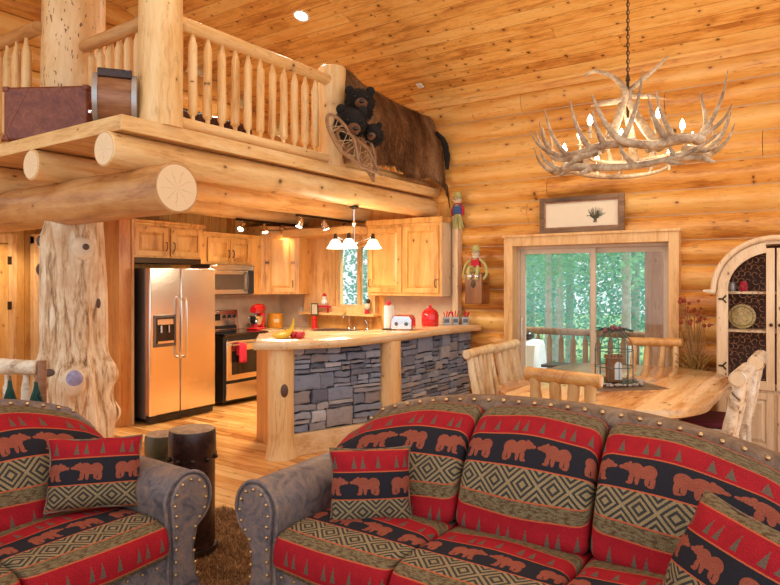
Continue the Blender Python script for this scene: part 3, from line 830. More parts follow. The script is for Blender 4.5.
# scribed trim board between cabinets and logs
b = MB(); b.box(7.10, 7.22, 3.80, 3.88, 1.07, 2.45); struct(b.build('trim_5', 'cab_pale', smooth=None, bevel=0.006))
b = MB(); b.box(6.60, 7.22, 5.05, 6.33, 2.22, 2.32); struct(b.build('trim_6', 'trim_y', smooth=None, bevel=0.01))
# tan backsplash
b = MB(); b.box(5.3, 7.21, YK - 0.012, YK, 0.92, 1.45); b.box(7.205, 7.22, 6.38, YK - 0.012, 0.92, 1.42); b.box(7.205, 7.22, 3.9, 4.98, 0.92, 1.42); struct(b.build('trim_7', 'tangrey', smooth=None))

# ---------------------------------------------------------------- cabinets
def cab_door(root, c, w, h, axis_rot, mat='cab', handle=0, hz=None, thick=0.022):
    """raised panel door; local x across, -y out, centred at c (root coordinates)"""
    R = T(*c) @ Matrix.Rotation(axis_rot, 4, 'Z')
    d = MB(); d.x = R
    s = 0.06
    d.box(-w / 2, -w / 2 + s, -thick, 0, -h / 2, h / 2); d.box(w / 2 - s, w / 2, -thick, 0, -h / 2, h / 2)
    d.box(-w / 2 + s, w / 2 - s, -thick, 0, h / 2 - s, h / 2); d.box(-w / 2 + s, w / 2 - s, -thick, 0, -h / 2, -h / 2 + s)
    o = d.build('door', mat, root, smooth=None, bevel=0.003)
    p = MB(); p.x = R
    a, bb = w / 2 - s, h / 2 - s
    lo = [(-a, -0.006, -bb), (a, -0.006, -bb), (a, -0.006, bb), (-a, -0.006, bb)]
    i = 0.035
    hi = [(-a + i, -thick * 0.95, -bb + i), (a - i, -thick * 0.95, -bb + i), (a - i, -thick * 0.95, bb - i), (-a + i, -thick * 0.95, bb - i)]
    L = [p.av(q) for q in lo]; H = [p.av(q) for q in hi]
    p.af(tuple(H))
    for k in range(4): p.af((L[k], L[(k + 1) % 4], H[(k + 1) % 4], H[k]))
    p.build('raised_panel', mat, o, smooth=None)
    if handle:
        hm = MB(); hm.x = R
        x = handle * (w / 2 - 0.032); z = hz if hz is not None else 0
        hm.tube(bez([(x, -thick, z - 0.05), (x, -thick - 0.028, z - 0.035), (x, -thick - 0.03, z + 0.035), (x, -thick, z + 0.05)]), 0.006, 8)
        hm.build('handle', 'bronze', o)
    return o
def crown(root, x0, x1, y0, y1, z, h=0.06):
    b = MB(); b.prism([(x0, y0), (x1, y0), (x1, y1), (x0, y1)], z, z + h * 0.5)
    b.box(x0 - 0.015, x1 + 0.015, y0 - 0.02, y1, z + h * 0.5, z + h)
    return b.build('crown_moulding', 'cab', root, smooth=None, bevel=0.006)
# over the fridge (faces -Y)
root = thing('wall_cabinet', 'knotty wood wall cabinet with two doors directly above the refrigerator', 'cabinet', (4.795, 6.68, 1.87), group=None)
b = MB(); b.box(-0.50, 0.50, -0.25, 0.27, 0, 0.37); b.build('body', 'cab', root, smooth=None, bevel=0.003)
crown(root, -0.51, 0.51, -0.26, 0.27, 0.37)
cab_door(root, (-0.245, -0.25, 0.185), 0.45, 0.33, 0, handle=1, hz=-0.05); cab_door(root, (0.245, -0.25, 0.185), 0.45, 0.33, 0, handle=-1, hz=-0.05)
b = MB(); b.box(-0.50, 0.50, -0.22, 0.27, -0.06, 0.0); b.build('valance', 'bronze', root, smooth=None)
root = thing('wall_cabinet', 'small two-door knotty wood cabinet above the microwave', 'cabinet', (5.9, 6.77, 1.82))
b = MB(); b.box(-0.58, 0.40, -0.15, 0.17, 0, 0.37); b.box(0.40, 0.58, -0.15, 0.17, -0.41, 0.37); b.build('body', 'cab', root, smooth=None, bevel=0.003)
crown(root, -0.58, 0.58, -0.16, 0.17, 0.37, 0.05)
cab_door(root, (-0.19, -0.15, 0.19), 0.37, 0.31, 0, handle=1, hz=-0.05); cab_door(root, (0.19, -0.15, 0.19), 0.37, 0.31, 0, handle=-1, hz=-0.05)
# diagonal corner cabinet
root = thing('corner_cabinet', 'tall single-door corner wall cabinet left of the kitchen window', 'cabinet', (6.95, 6.65, 1.41))
pl = [(-0.47, 0.29), (-0.47, -0.03), (-0.08, -0.40), (0.25, -0.40), (0.25, 0.29)]
b = MB(); b.prism(pl, 0, 0.92); b.build('body', 'cab', root, smooth=None, bevel=0.003)
b = MB(); b.prism([(-0.49, 0.29), (-0.49, -0.05), (-0.09, -0.43), (0.25, -0.43), (0.25, 0.29)], 0.92, 0.97); b.build('crown_moulding', 'cab', root, smooth=None, bevel=0.006)
ang = math.atan2(-0.37, 0.39)
cab_door(root, (-0.275, -0.215, 0.45), 0.42, 0.84, ang, handle=1, hz=-0.30)
# east wall cabinet
root = thing('wall_cabinet', 'large two-door knotty wood wall cabinet right of the kitchen window', 'cabinet', (7.05, 4.475, 1.41))
b = MB(); b.box(-0.17, 0.17, -0.565, 0.565, 0, 0.92); b.build('body', ['cab', 'cab_pale'], root, smooth=None, bevel=0.003)
b = MB(); b.box(-0.19, 0.17, -0.59, 0.58, 0.92, 0.99); b.build('crown_moulding', 'cab', root, smooth=None, bevel=0.006)
cab_door(root, (-0.17, 0.275, 0.46), 0.52, 0.84, -PI / 2, handle=-1, hz=-0.30); cab_door(root, (-0.17, -0.275, 0.46), 0.52, 0.84, -PI / 2, handle=1, hz=-0.30)
b = MB(); b.box(-0.165, 0.17, -0.572, -0.566, 0.0, 0.92); b.build('end_panel', 'cab_pale', root, smooth=None)

# lower cabinets and counter
root = thing('base_cabinet', 'lower kitchen cabinets in the corner between range and sink', 'cabinet', (6.9, 5.6, 0))
W(root).box(6.30, 7.2, 6.33, 6.94, 0.1, 0.88).box(6.62, 7.2, 4.15, 6.33, 0.1, 0.88).build('body', 'cab', root, smooth=None, bevel=0.003)
W(root).box(6.38, 7.2, 6.40, 6.94, 0.0, 0.1).box(6.7, 7.2, 4.2, 6.40, 0.0, 0.1).build('toe_kick', 'black', root, smooth=None)
for y in (6.06, 5.55, 5.04, 4.53): cab_door(root, (6.62 - 6.9, y - 5.6, 0.42), 0.46, 0.58, -PI / 2, handle=1, hz=0.2)
root = thing('countertop', 'tan kitchen counter running from the range round the corner under the window', 'countertop', (6.9, 5.6, 0.88))
W(root).box(6.28, 7.205, 6.29, 6.935, 0.88, 0.92).box(6.58, 7.205, 4.14, 6.29, 0.88, 0.92).build('slab', 'counter', root, smooth=None, bevel=0.008)

# refrigerator
root = thing('refrigerator', 'stainless side-by-side refrigerator with a dispenser in the left door', 'refrigerator', (4.805, 6.2, 0))
b = MB(); b.box(-0.455, 0.455, 0.045, 0.70, 0.06, 1.745); b.build('body', 'steel_dark', root, smooth=None, bevel=0.006)
b = MB(); b.box(-0.46, -0.055, -0.045, 0.04, 0.10, 1.75); dl = b.build('door', 'steel', root, bevel=0.012)
b = MB(); b.box(-0.045, 0.46, -0.045, 0.04, 0.10, 1.75); dr = b.build('door', 'steel', root, bevel=0.012)
for o_, x in ((dl, -0.085), (dr, -0.01)):
    b = MB(); b.tube(bez([(x, -0.045, 0.72), (x, -0.095, 0.76), (x, -0.105, 1.0), (x, -0.095, 1.36), (x, -0.045, 1.42)], 24), 0.014, 10); b.build('handle', 'steel', o_)
b = MB()
b.box(-0.41, -0.385, -0.056, -0.04, 0.86, 1.22); b.box(-0.145, -0.12, -0.056, -0.04, 0.86, 1.22); b.box(-0.385, -0.145, -0.056, -0.04, 1.19, 1.22); b.box(-0.385, -0.145, -0.056, -0.04, 0.86, 0.90)
dp = b.build('dispenser', 'steel_dark', dl, smooth=None, bevel=0.003)
b = MB(); b.box(-0.385, -0.145, -0.048, -0.044, 0.90, 1.19); b.build('dispenser_recess', 'glassblack', dl, smooth=None)
b = MB(); b.tube([(-0.32, -0.06, 1.10), (-0.32, -0.06, 1.02)], 0.012, 8); b.tube([(-0.22, -0.06, 1.10), (-0.22, -0.06, 1.02)], 0.012, 8); b.box(-0.37, -0.16, -0.062, -0.046, 1.11, 1.17); b.box(-0.37, -0.16, -0.07, -0.046, 0.90, 0.925); b.build('dispenser_lever', 'steel', dl)
b = MB(); b.box(-0.45, 0.45, -0.01, 0.045, 0.015, 0.085)
for k in range(14): b.box(-0.40 + k * 0.055, -0.365 + k * 0.055, -0.016, -0.009, 0.035, 0.065)
b.build('kick_grille', 'black', root, smooth=None)

# range
root = thing('range', 'freestanding stainless electric range with a black glass cooktop', 'range', (5.9, 6.6, 0))
b = MB(); b.box(-0.38, 0.38, -0.29, 0.32, 0.05, 0.895); b.build('body', 'black', root, smooth=None, bevel=0.004)
b = MB(); b.box(-0.385, 0.385, -0.33, 0.30, 0.895, 0.925); b.build('cooktop', 'glassblack', root, bevel=0.006)
b = MB(); b.box(-0.36, 0.36, -0.335, -0.29, 0.33, 0.83); od = b.build('oven_door', 'steel', root, bevel=0.006)
b = MB(); b.box(-0.27, 0.27, -0.342, -0.335, 0.40, 0.70); b.build('oven_window', 'glassblack', od, smooth=None)
b = MB(); b.tube([(-0.31, -0.39, 0.785), (0.31, -0.39, 0.785)], 0.012, 10)
for sx in (-0.29, 0.29): b.tube([(sx, -0.335, 0.785), (sx, -0.39, 0.785)], 0.009, 8)
b.build('oven_handle', 'steel', od)
b = MB(); b.box(-0.36, 0.36, -0.335, -0.29, 0.08, 0.29); b.build('drawer', 'steel', root, bevel=0.006)
b = MB(); b.prism([(0.24, 0.925), (0.33, 0.925), (0.33, 1.20), (0.28, 1.20)], -0.38, 0.38, 'x'); bp = b.build('backguard', 'steel', root, smooth=None, bevel=0.006)
for x in (-0.30, -0.21, 0.12, 0.21, 0.30):
    b = MB(); b.lathe([(0.026, 0), (0.024, 0.02), (0.012, 0.024)], (x, 0.268, 1.11), 16, Matrix.Rotation(PI / 2, 4, 'X')); b.build('knob', 'black', bp)
b = MB(); b.box(-0.12, 0.05, 0.255, 0.262, 1.06, 1.15); b.build('clock_panel', 'glassblack', bp, smooth=None)
b = MB(); b.prism([(0.238, 0.94), (0.242, 0.94), (0.256, 1.0), (0.252, 1.0)], -0.33, 0.33, 'x'); b.build('vent_strip', 'black', bp, smooth=None)
# towel
root = thing('dish_towel', 'small red dish towel hanging over the oven handle', 'towel', (5.74, 6.20, 0.8))
rows = []
for i in range(15):
    t = i / 14
    if t < 0.5: z = 0.55 + (0.80 - 0.55) * t * 2 * 1.0; y = 6.187
    else: z = 0.80 - (t - 0.5) * 2 * 0.15; y = 6.233
    if 0.44 < t < 0.56: z = 0.803; y = 6.187 + (t - 0.44) / 0.12 * 0.046
    rows.append([(5.68 + 0.12 * j / 10 + 0.004 * math.sin(j * 1.9), y + (0.006 * math.sin(j * 1.7 + t * 2) if t < 0.45 else 0), z) for j in range(11)])
b = W(root); b.grid(rows); o = b.build('cloth', 'redcloth', root, smooth=80); md = o.modifiers.new('s', 'SOLIDIFY'); md.thickness = 0.004
# microwave
root = thing('microwave', 'stainless over-the-range microwave hung beneath the small cabinet', 'microwave', (5.9, 6.74, 1.41))
b = MB(); b.box(-0.38, 0.38, -0.17, 0.2, 0.0, 0.40); b.build('body', 'steel_dark', root, smooth=None, bevel=0.004)
b = MB(); b.box(-0.38, 0.26, -0.20, -0.17, 0.015, 0.33); d_ = b.build('door', 'steel', root, bevel=0.006)
b = MB(); b.box(-0.33, 0.17, -0.206, -0.199, 0.075, 0.28); b.build('window', plain('microwave_window', (0.10, 0.07, 0.05), 0.12), d_, smooth=None)
b = MB(); b.tube(bez([(0.22, -0.2, 0.05), (0.22, -0.235, 0.09), (0.22, -0.235, 0.27), (0.22, -0.2, 0.31)]), 0.012, 8); b.build('handle', 'steel_dark', d_)
b = MB(); b.box(0.265, 0.38, -0.195, -0.17, 0.015, 0.33); b.build('control_panel', 'black', root, smooth=None, bevel=0.004)
b = MB(); b.box(-0.38, 0.38, -0.195, -0.17, 0.335, 0.40); b.build('vent', 'steel', root, bevel=0.004)

# ---------------------------------------------------------------- peninsula
root = thing('breakfast_bar', 'peninsula bar with stacked grey ledgestone panels and log corner posts', 'kitchen peninsula', (5.0, 3.9, 0))
P1a, P1b = Vector((4.33, 4.05)), Vector((5.28, 3.71)); P2a, P2b = Vector((5.52, 3.71)), Vector((7.19, 3.69))
def guillotine(x0, z0, x1, z1, out, rr, dep=0):
    w, h = x1 - x0, z1 - z0
    if (w > 0.34 or h > 0.085) and not (dep > 1 and w < 0.34 and h < 0.30 and rr.random() < 0.34 and h > 0.10):
        if h > 0.085 and (h > w * 0.5 or (h > 0.12 and rr.random() < 0.45) or w < 0.2) and h > 0.07:
            c = z0 + h * rr.uniform(0.35, 0.65)
            guillotine(x0, z0, x1, c, out, rr, dep + 1); guillotine(x0, c, x1, z1, out, rr, dep + 1); return
        if w > 0.16:
            c = x0 + w * rr.uniform(0.3, 0.7)
            guillotine(x0, z0, c, z1, out, rr, dep + 1); guillotine(c, z0, x1, z1, out, rr, dep + 1); return
    if h > 0.055 and w > 0.2 and h < 0.1 and rr.random() < 0.5:
        c = z0 + h * rr.uniform(0.4, 0.6); out.append((x0, z0, x1, c)); out.append((x0, c, x1, z1)); return
    out.append((x0, z0, x1, z1))
def stone_panel(pa, pb, z0, z1, seed):
    d = (pb - pa); L = d.length; d.normalize(); nrm = Vector((d.y, -d.x))
    if nrm.dot(pa) > 0: nrm = -nrm
    rr = random.Random(seed); cells = []; guillotine(0, z0, L, z1, cells, rr)
    b = W(root)
    for (x0, a0, x1, a1) in cells:
        g = 0.004; j = lambda: rr.uniform(-0.013, 0.013) * (1 if a1 - a0 > 0.05 else 0.5)
        prot = rr.uniform(0.004, 0.035)
        q = [(x0 + g, a0 + g), (x1 - g, a0 + g), (x1 - g, a1 - g), (x0 + g, a1 - g)]
        pts = []
        for k in range(4):
            p, r_ = q[k], q[(k + 1) % 4]
            m_ = 3 if abs(p[0] - r_[0]) > 0.1 else 2
            for s_ in range(m_):
                t = s_ / m_; pts.append((p[0] + (r_[0] - p[0]) * t + (j() if s_ else j() * 0.5), p[1] + (r_[1] - p[1]) * t + (j() if s_ else j() * 0.5)))
        b.t = rr.random()
        cx = sum(p[0] for p in pts) / len(pts); cz = sum(p[1] for p in pts) / len(pts)
        def P3(p, o_): 
            w2 = pa + d * min(max(p[0], 0), L) + nrm * o_; return (w2.x, w2.y, p[1])
        A = [b.av(P3(p, -0.02)) for p in pts]
        B = [b.av(P3((p[0] + (cx - p[0]) * 0.03, p[1] + (cz - p[1]) * 0.06), prot + rr.uniform(-0.003, 0.006))) for p in pts]
        C = [b.av(P3((p[0] + (cx - p[0]) * 0.28, p[1] + (cz - p[1]) * 0.32), prot + 0.007 + rr.uniform(-0.004, 0.006))) for p in pts]
        n = len(pts)
        for k in range(n):
            b.af((A[k], A[(k + 1) % n], B[(k + 1) % n], B[k])); b.af((B[k], B[(k + 1) % n], C[(k + 1) % n], C[k]))
        b.af(tuple(C))
    b.build('stone_panel', 'stone', root, smooth=20)
    b = W(root); q = [pa - nrm * 0.0, pb - nrm * 0.0, pb - nrm * 0.03, pa - nrm * 0.03]
    b.prism([(p.x, p.y) for p in q], z0, z1); b.build('stone_backing', 'mortar', root, smooth=None)
    b = W(root); q = [pa + nrm * 0.06, pb + nrm * 0.06, pb - nrm * 0.02, pa - nrm * 0.02]
    b.prism([(p.x, p.y) for p in q], 0.0, 0.20); b.build('plinth_board', 'slab', root, smooth=None, bevel=0.006)
stone_panel(P1a, P1b, 0.20, 0.99, 11); stone_panel(P2a, P2b, 0.20, 0.99, 23)
for (x, y, r_, z1, sd) in ((4.26, 4.09, 0.118, 0.99, 21), (5.42, 3.70, 0.125, 0.99, 33)):
    b = W(root); rows = []
    rr = random.Random(sd); ph = [rr.uniform(0, 6) for _ in range(6)]
    for i in range(25):
        z = z1 * i / 24; row = []
        flare = 1 + (0.28 if sd == 21 else 0.1) * max(0, 1 - z / 0.25) ** 2
        for j in range(28):
            a = 2 * PI * j / 28
            rr_ = r_ * flare * (1 + 0.05 * math.sin(2 * a + ph[0] + z) + 0.03 * math.sin(3 * a + z * 5 + ph[1]) + 0.02 * math.sin(7 * a + ph[2]))
            row.append((x + rr_ * math.cos(a), y + rr_ * math.sin(a), z))
        rows.append(row)
    ids = b.grid(rows, closed_u=True); b.af(tuple(reversed(ids[0]))); b.af(tuple(ids[-1]))
    b.build('log_post', 'trim_z', root, smooth=60)
b = W(root); b.sphere((4.26 + 0.118 * math.cos(-2.15), 4.09 + 0.118 * math.sin(-2.15), 0.62), 1.0, 14, 9, 0.02, 0.035, 0.06, Matrix.Rotation(-2.15, 4, 'Z')); b.build('knot', 'knot', root)
b = W(root); b.prism([(4.30, 4.16), (4.62, 4.78), (4.66, 4.76), (4.36, 4.10)], 0.0, 0.99); b.build('end_panel', 'panel_red', root, smooth=None, bevel=0.003)
b = W(root); b.prism([(4.40, 4.12), (5.3, 3.76), (5.5, 3.75), (7.19, 3.74), (7.19, 4.1), (6.6, 4.1), (5.55, 4.12), (5.4, 4.35), (4.68, 4.74)], 0.0, 0.98); b.build('cabinet_body', 'cab', root, smooth=None)
# bar slab
root = thing('bar_slab', 'thick live-edge wooden bar top curving along the stone peninsula', 'countertop', (5.5, 3.9, 0.99))
front = bez([(3.97, 4.16, 0), (4.22, 3.91, 0), (4.59, 3.69, 0), (5.14, 3.61, 0), (5.6, 3.585, 0), (6.27, 3.58, 0), (7.19, 3.52, 0)], 60)
back = bez([(7.19, 4.12, 0), (6.4, 4.14, 0), (5.62, 4.18, 0), (5.30, 4.42, 0), (4.85, 4.74, 0), (4.66, 4.80, 0)], 40)
poly = [(p.x, p.y) for p in front] + [(p.x, p.y) for p in back]
b = W(root)
def inset(poly, e, wob):
    out = []
    n = len(poly)
    for i, p in enumerate(poly):
        a, c = Vector(poly[i - 1]), Vector(poly[(i + 1) % n]); t = (c - a)
        if t.length < 1e-6: out.append(p); continue
        t.normalize(); nn = Vector((-t.y, t.x))
        k = e + wob * math.sin(i * 1.3) * 0.5 + wob * math.sin(i * 0.37 + 1)
        out.append((p[0] + nn.x * k, p[1] + nn.y * k))
    return out
levels = [(0.99, 0.012, 0.006), (1.005, 0.0, 0.006), (1.03, -0.004, 0.005), (1.05, 0.002, 0.003), (1.06, 0.014, 0.001)]
prev = None
for z, e, w_ in levels:
    q = [b.av((p[0], p[1], z)) for p in inset(poly, e, w_)]
    if prev is None: b.af(tuple(reversed(q)))
    else:
        for i in range(len(q)): b.af((prev[i], prev[(i + 1) % len(q)], q[(i + 1) % len(q)], q[i]))
    prev = q
b.af(tuple(prev))
b.build('slab', 'slab', root, smooth=50)
# ---------------------------------------------------------------- upholstered furniture
def loft_cushion(root, w, prof, dens=0.02, deform=None, voff=0.0, uoff=0.0, name='seat_cushion', puff=0.03, edge=0.05):
    """prof: closed list of (y,z) control points starting at the bottom front, going up the front"""
    # resample closed profile by arc length
    P = [Vector((p[0], p[1], 0)) for p in prof]; P.append(P[0])
    fine = []
    n = len(prof)
    for i in range(n):
        a, b_, c, d = [Vector((prof[(i + k - 1) % n][0], prof[(i + k - 1) % n][1], 0)) for k in range(4)]
        for k in range(12):
            t = k / 12
            fine.append(0.5 * ((2 * b_) + (c - a) * t + (2 * a - 5 * b_ + 4 * c - d) * t * t + (3 * b_ - a - 3 * c + d) * t ** 3))
    fine.append(fine[0])
    L = [0]
    for i in range(1, len(fine)): L.append(L[-1] + (fine[i] - fine[i - 1]).length)
    tot = L[-1]; m = int(tot / dens); pts = []; arc = []
    for k in range(m + 1):
        s_ = tot * k / m
        i = next((j for j in range(1, len(L)) if L[j] >= s_ - 1e-9), len(L) - 1)
        t = (s_ - L[i - 1]) / max(1e-9, L[i] - L[i - 1]); pts.append(fine[i - 1].lerp(fine[i], t)); arc.append(s_)
    cen = sum(pts[:-1], Vector((0, 0, 0))) / (len(pts) - 1)
    ns = 26; rows = []; uvs = []
    st = [-1.0, -1.0, -0.985, -0.955, -0.91]
    st = st + [-0.84 + 1.68 * k / (ns - 1) for k in range(ns)] + [0.91, 0.955, 0.985, 1.0, 1.0]
    for q, s_ in enumerate(st):
        x = s_ * w / 2
        first = q == 0 or q == len(st) - 1
        e = (1 - abs(s_)) * w / 2
        ins = 0.0 if e >= edge else edge - math.sqrt(max(0, edge ** 2 - (edge - e) ** 2))
        row = []; ur = []
        for p, a in zip(pts, arc):
            d = p - cen
            if first: r = cen + d * 0.02
            else:
                k = max(0.0, 1 - ins * 0.75 / max(d.length, 1e-6)); r = cen + d * k
                pf = puff * (1 - s_ * s_) * (0.6 + 0.4 * math.cos(3 * s_))
                dn = d.normalized(); r = r + dn * pf * 0.6
            co_ = (x, r.x, r.y)
            if deform: co_ = deform(*co_)
            row.append(co_); ur.append((x + uoff, a + voff))
        rows.append(row); uvs.append(ur)
    b = MB(); b.grid(rows, uvs=uvs, flip=True)
    return b.build(name, 'fabric', root, smooth=70)

def welt(root, pts, r=0.006, mat='leather_dark', name='piping'):
    b = MB(); b.tube(pts, r, 6); return b.build(name, mat, root)

NAIL = {}
def nails(name, pts, root, r=0.0095, single=True):
    """domed nail heads: each a part of its own, or one strip of them"""
    if not single:
        b = MB()
        for p in pts: b.sphere(p, r, 8, 6)
        return tag(b.build(name, 'brass', root), kind='stuff')
    for p in pts:
        if r not in NAIL:
            b = MB(); b.sphere((0, 0, 0), r, 10, 7); o = b.build('nail_head', 'brass', root); NAIL[r] = o.data
        else:
            o = bpy.data.objects.new('nail_head', NAIL[r]); COL.objects.link(o); o.parent = root
        o.location = p

def arm_outline(sgn, x_in):
    """(x,z) outline of an arm front; sgn -1 left, +1 right of the sitter's view from the front"""
    pts = [(0.0, 0.09), (0.0, 0.30), (-0.01, 0.50)]
    cx, cz, r = 0.115, 0.535, 0.135
    for k in range(15):
        a = math.radians(172 - k * 15.5)
        pts.append((cx + r * math.cos(a), cz + r * math.sin(a)))
    pts += [(0.16, 0.40), (0.135, 0.30), (0.15, 0.18), (0.18, 0.09)]
    return [(x_in + sgn * p[0], p[1]) for p in pts]

def make_sofa(name, label, cat, nseat, seatw, loc, rz, arch=0.135, left_arm=True, right_arm=True, foff=0.0, flare_sides=(True, True), crestmat='leather_trim'):
    root = thing(name, label, cat, loc, rz)
    Wd = nseat * seatw; hw = Wd / 2
    y_front, y_back = -0.555, 0.50
    def crest(x): return 1.0 - arch * (abs(x) / (hw + 0.01)) ** 2.5
    # base rail
    b = MB(); b.box(-hw - 0.01, hw + 0.01, y_front + 0.02, y_back - 0.05, 0.09, 0.30)
    b.build('seat_base', 'leather', root, bevel=0.02)
    nl = [(-hw + 0.04 + k * 0.075, y_front + 0.018, z) for z in (0.12,) for k in range(int((Wd - 0.06) / 0.075) + 1)]
    nl += [(-hw + 0.04 + k * 0.075, y_front + 0.018, 0.27 - 0.0) for k in range(int((Wd - 0.06) / 0.075) + 1)]
    nails('nailhead_trim', nl, root, 0.008, False)
    for x in (-hw - 0.08, hw + 0.08):
        for y in (-0.48, 0.42):
            b = MB(); b.lathe([(0.025, 0), (0.04, 0.03), (0.045, 0.09)], (x, y, 0), 14); b.build('foot', 'walnut', root)
    # arms
    for sgn, on in ((-1, left_arm), (1, right_arm)):
        if not on: continue
        ol = arm_outline(sgn, sgn * hw)
        b = MB(); nst = 10; rows = []
        for k in range(nst + 1):
            t = k / nst; y = y_front + 0.02 + (0.93) * t; dz = 0.02 * t
            rows.append([(p[0] * 1.0, y, p[1] + (dz if p[1] > 0.35 else 0)) for p in ol])
        ids = b.grid(rows); b.af(tuple(ids[-1])); b.af(tuple(reversed(ids[0])))
        for k in range(nst): b.af((ids[k][0], ids[k][-1], ids[k + 1][-1], ids[k + 1][0]))
        arm = b.build('armrest', 'leather', root, smooth=50)
        # front panel slightly proud
        cx = sum(p[0] for p in ol) / len(ol); cz = sum(p[1] for p in ol) / len(ol)
        b = MB(); inn = []
        c2 = (sgn * (hw + 0.105), 0.42)
        for p in ol: inn.append((c2[0] + (p[0] - c2[0]) * 0.80, cz + (p[1] - cz) * 0.93))
        b.prism(inn, y_front - 0.002, y_front + 0.03, 'y'); pan = b.build('front_panel', 'leather', arm, bevel=0.008)
        b = MB(); b.tube([(p[0], y_front + 0.018, p[1]) for p in ol], 0.009, 8); b.build('piping', 'leather', arm)
        npts = []
        path = [Vector((p[0], 0, p[1])) for p in inn]
        acc = 0; nxt = 0.02
        for i in range(1, len(path)):
            seg = (path[i] - path[i - 1]).length
            while nxt <= acc + seg:
                q = path[i - 1].lerp(path[i], (nxt - acc) / seg)
                q2 = Vector((c2[0], 0, cz)); d = (q2 - q); d.normalize()
                npts.append((q.x + d.x * 0.018, y_front - 0.005, q.z + d.z * 0.018)); nxt += 0.058
            acc += seg
        nails('nailhead_trim', npts, arm, 0.008)
    # back frame
    b = MB(); rows = []
    nst = 40
    for k in range(nst + 1):
        x = -hw - 0.19 + (2 * hw + 0.38) * k / nst
        c = crest(min(abs(x), hw + 0.06)) - max(0, abs(x) - hw - 0.06) * 0.9
        rows.append([(x, 0.30, 0.12), (x, 0.345, c - 0.09), (x, 0.360, c - 0.05), (x, 0.375, c - 0.012), (x, 0.40, c), (x, 0.455, c), (x, 0.49, c - 0.02), (x, 0.50, c - 0.10), (x, 0.48, 0.09)])
    ids = b.grid(rows); b.af(tuple(ids[0])); b.af(tuple(reversed(ids[-1])))
    for k in range(nst): b.af((ids[k][-1], ids[k][0], ids[k + 1][0], ids[k + 1][-1]))
    back = b.build('back_frame', 'leather', root, smooth=50)
    b = MB(); rows = []
    for k in range(nst + 1):
        x = -hw - 0.17 + (2 * hw + 0.34) * k / nst
        c = crest(min(abs(x), hw + 0.06)) - max(0, abs(x) - hw - 0.06) * 0.9
        rows.append([(x, 0.352, c - 0.062), (x, 0.352, c - 0.05), (x, 0.366, c - 0.014), (x, 0.392, c + 0.003), (x, 0.44, c + 0.003), (x, 0.462, c + 0.002), (x, 0.495, c - 0.018), (x, 0.495, c - 0.03)])
    b.grid(rows); b.build('crest_band', crestmat, back, smooth=60)
    npts = []
    k = -hw - 0.12
    while k < hw + 0.13:
        c = crest(min(abs(k), hw + 0.06)) - max(0, abs(k) - hw - 0.06) * 0.9
        npts.append((k, 0.366, c - 0.012)); k += 0.082
    nails('nailhead_trim', npts, back, 0.011)
    # seat cushions
    for i in range(nseat):
        xc = -hw + seatw * (i + 0.5)
        def df(x, y, z, xc=xc): return (x + xc, y, z)
        pr = [(-0.565, 0.31), (-0.585, 0.355), (-0.575, 0.42), (-0.53, 0.462), (-0.40, 0.482), (-0.2, 0.48), (0.0, 0.465), (0.18, 0.44), (0.20, 0.36), (0.18, 0.30), (0.0, 0.295), (-0.3, 0.295), (-0.5, 0.297)]
        loft_cushion(root, seatw - 0.012, pr, deform=df, uoff=0.37 * i + foff, voff=-0.035, puff=0.03, edge=0.055)
    # back cushions
    for i in range(nseat):
        xc = -hw + seatw * (i + 0.5)
        lf = (i == 0 and flare_sides[0]); rf = (i == nseat - 1 and flare_sides[1])
        def df(x, y, z, xc=xc, lf=lf, rf=rf):
            X = x + xc
            t = min(1, max(0, (z - 0.60) / 0.12)); t = t * t * (3 - 2 * t)
            if lf and x < 0: X += -0.21 * t * (-x / (seatw / 2)) ** 1.5
            if rf and x > 0: X += 0.15 * t * (x / (seatw / 2)) ** 1.5
            c = crest(min(abs(X), hw + 0.15)) - max(0, abs(X) - hw) * 0.25
            zz = z if z < 0.5 else 0.5 + (z - 0.5) * (c - 0.034 - 0.5) / (0.955 - 0.5)
            return (X, y, zz)
        pr = [(-0.02, 0.46), (-0.015, 0.55), (0.03, 0.70), (0.12, 0.84), (0.23, 0.925), (0.31, 0.955), (0.355, 0.93), (0.34, 0.80), (0.31, 0.6), (0.28, 0.46), (0.15, 0.44)]
        loft_cushion(root, seatw - 0.014, pr, deform=df, uoff=0.27 * i + 0.05 + foff, voff=0.0, name='back_cushion', puff=0.035, edge=0.06)
    return root

make_sofa('sofa', 'large three-seat camelback sofa in red bear-pattern fabric and grey brown leather', 'sofa', 3, 0.62, (2.62, 1.108, 0.012), -PI / 2, arch=0.12)
make_sofa('loveseat', 'smaller bear-pattern sofa at the left edge of the photo, with one rolled leather arm showing', 'sofa', 2, 0.65, (1.235, 3.07, 0.012), 0.0, arch=0.10, foff=0.4, crestmat='leather')

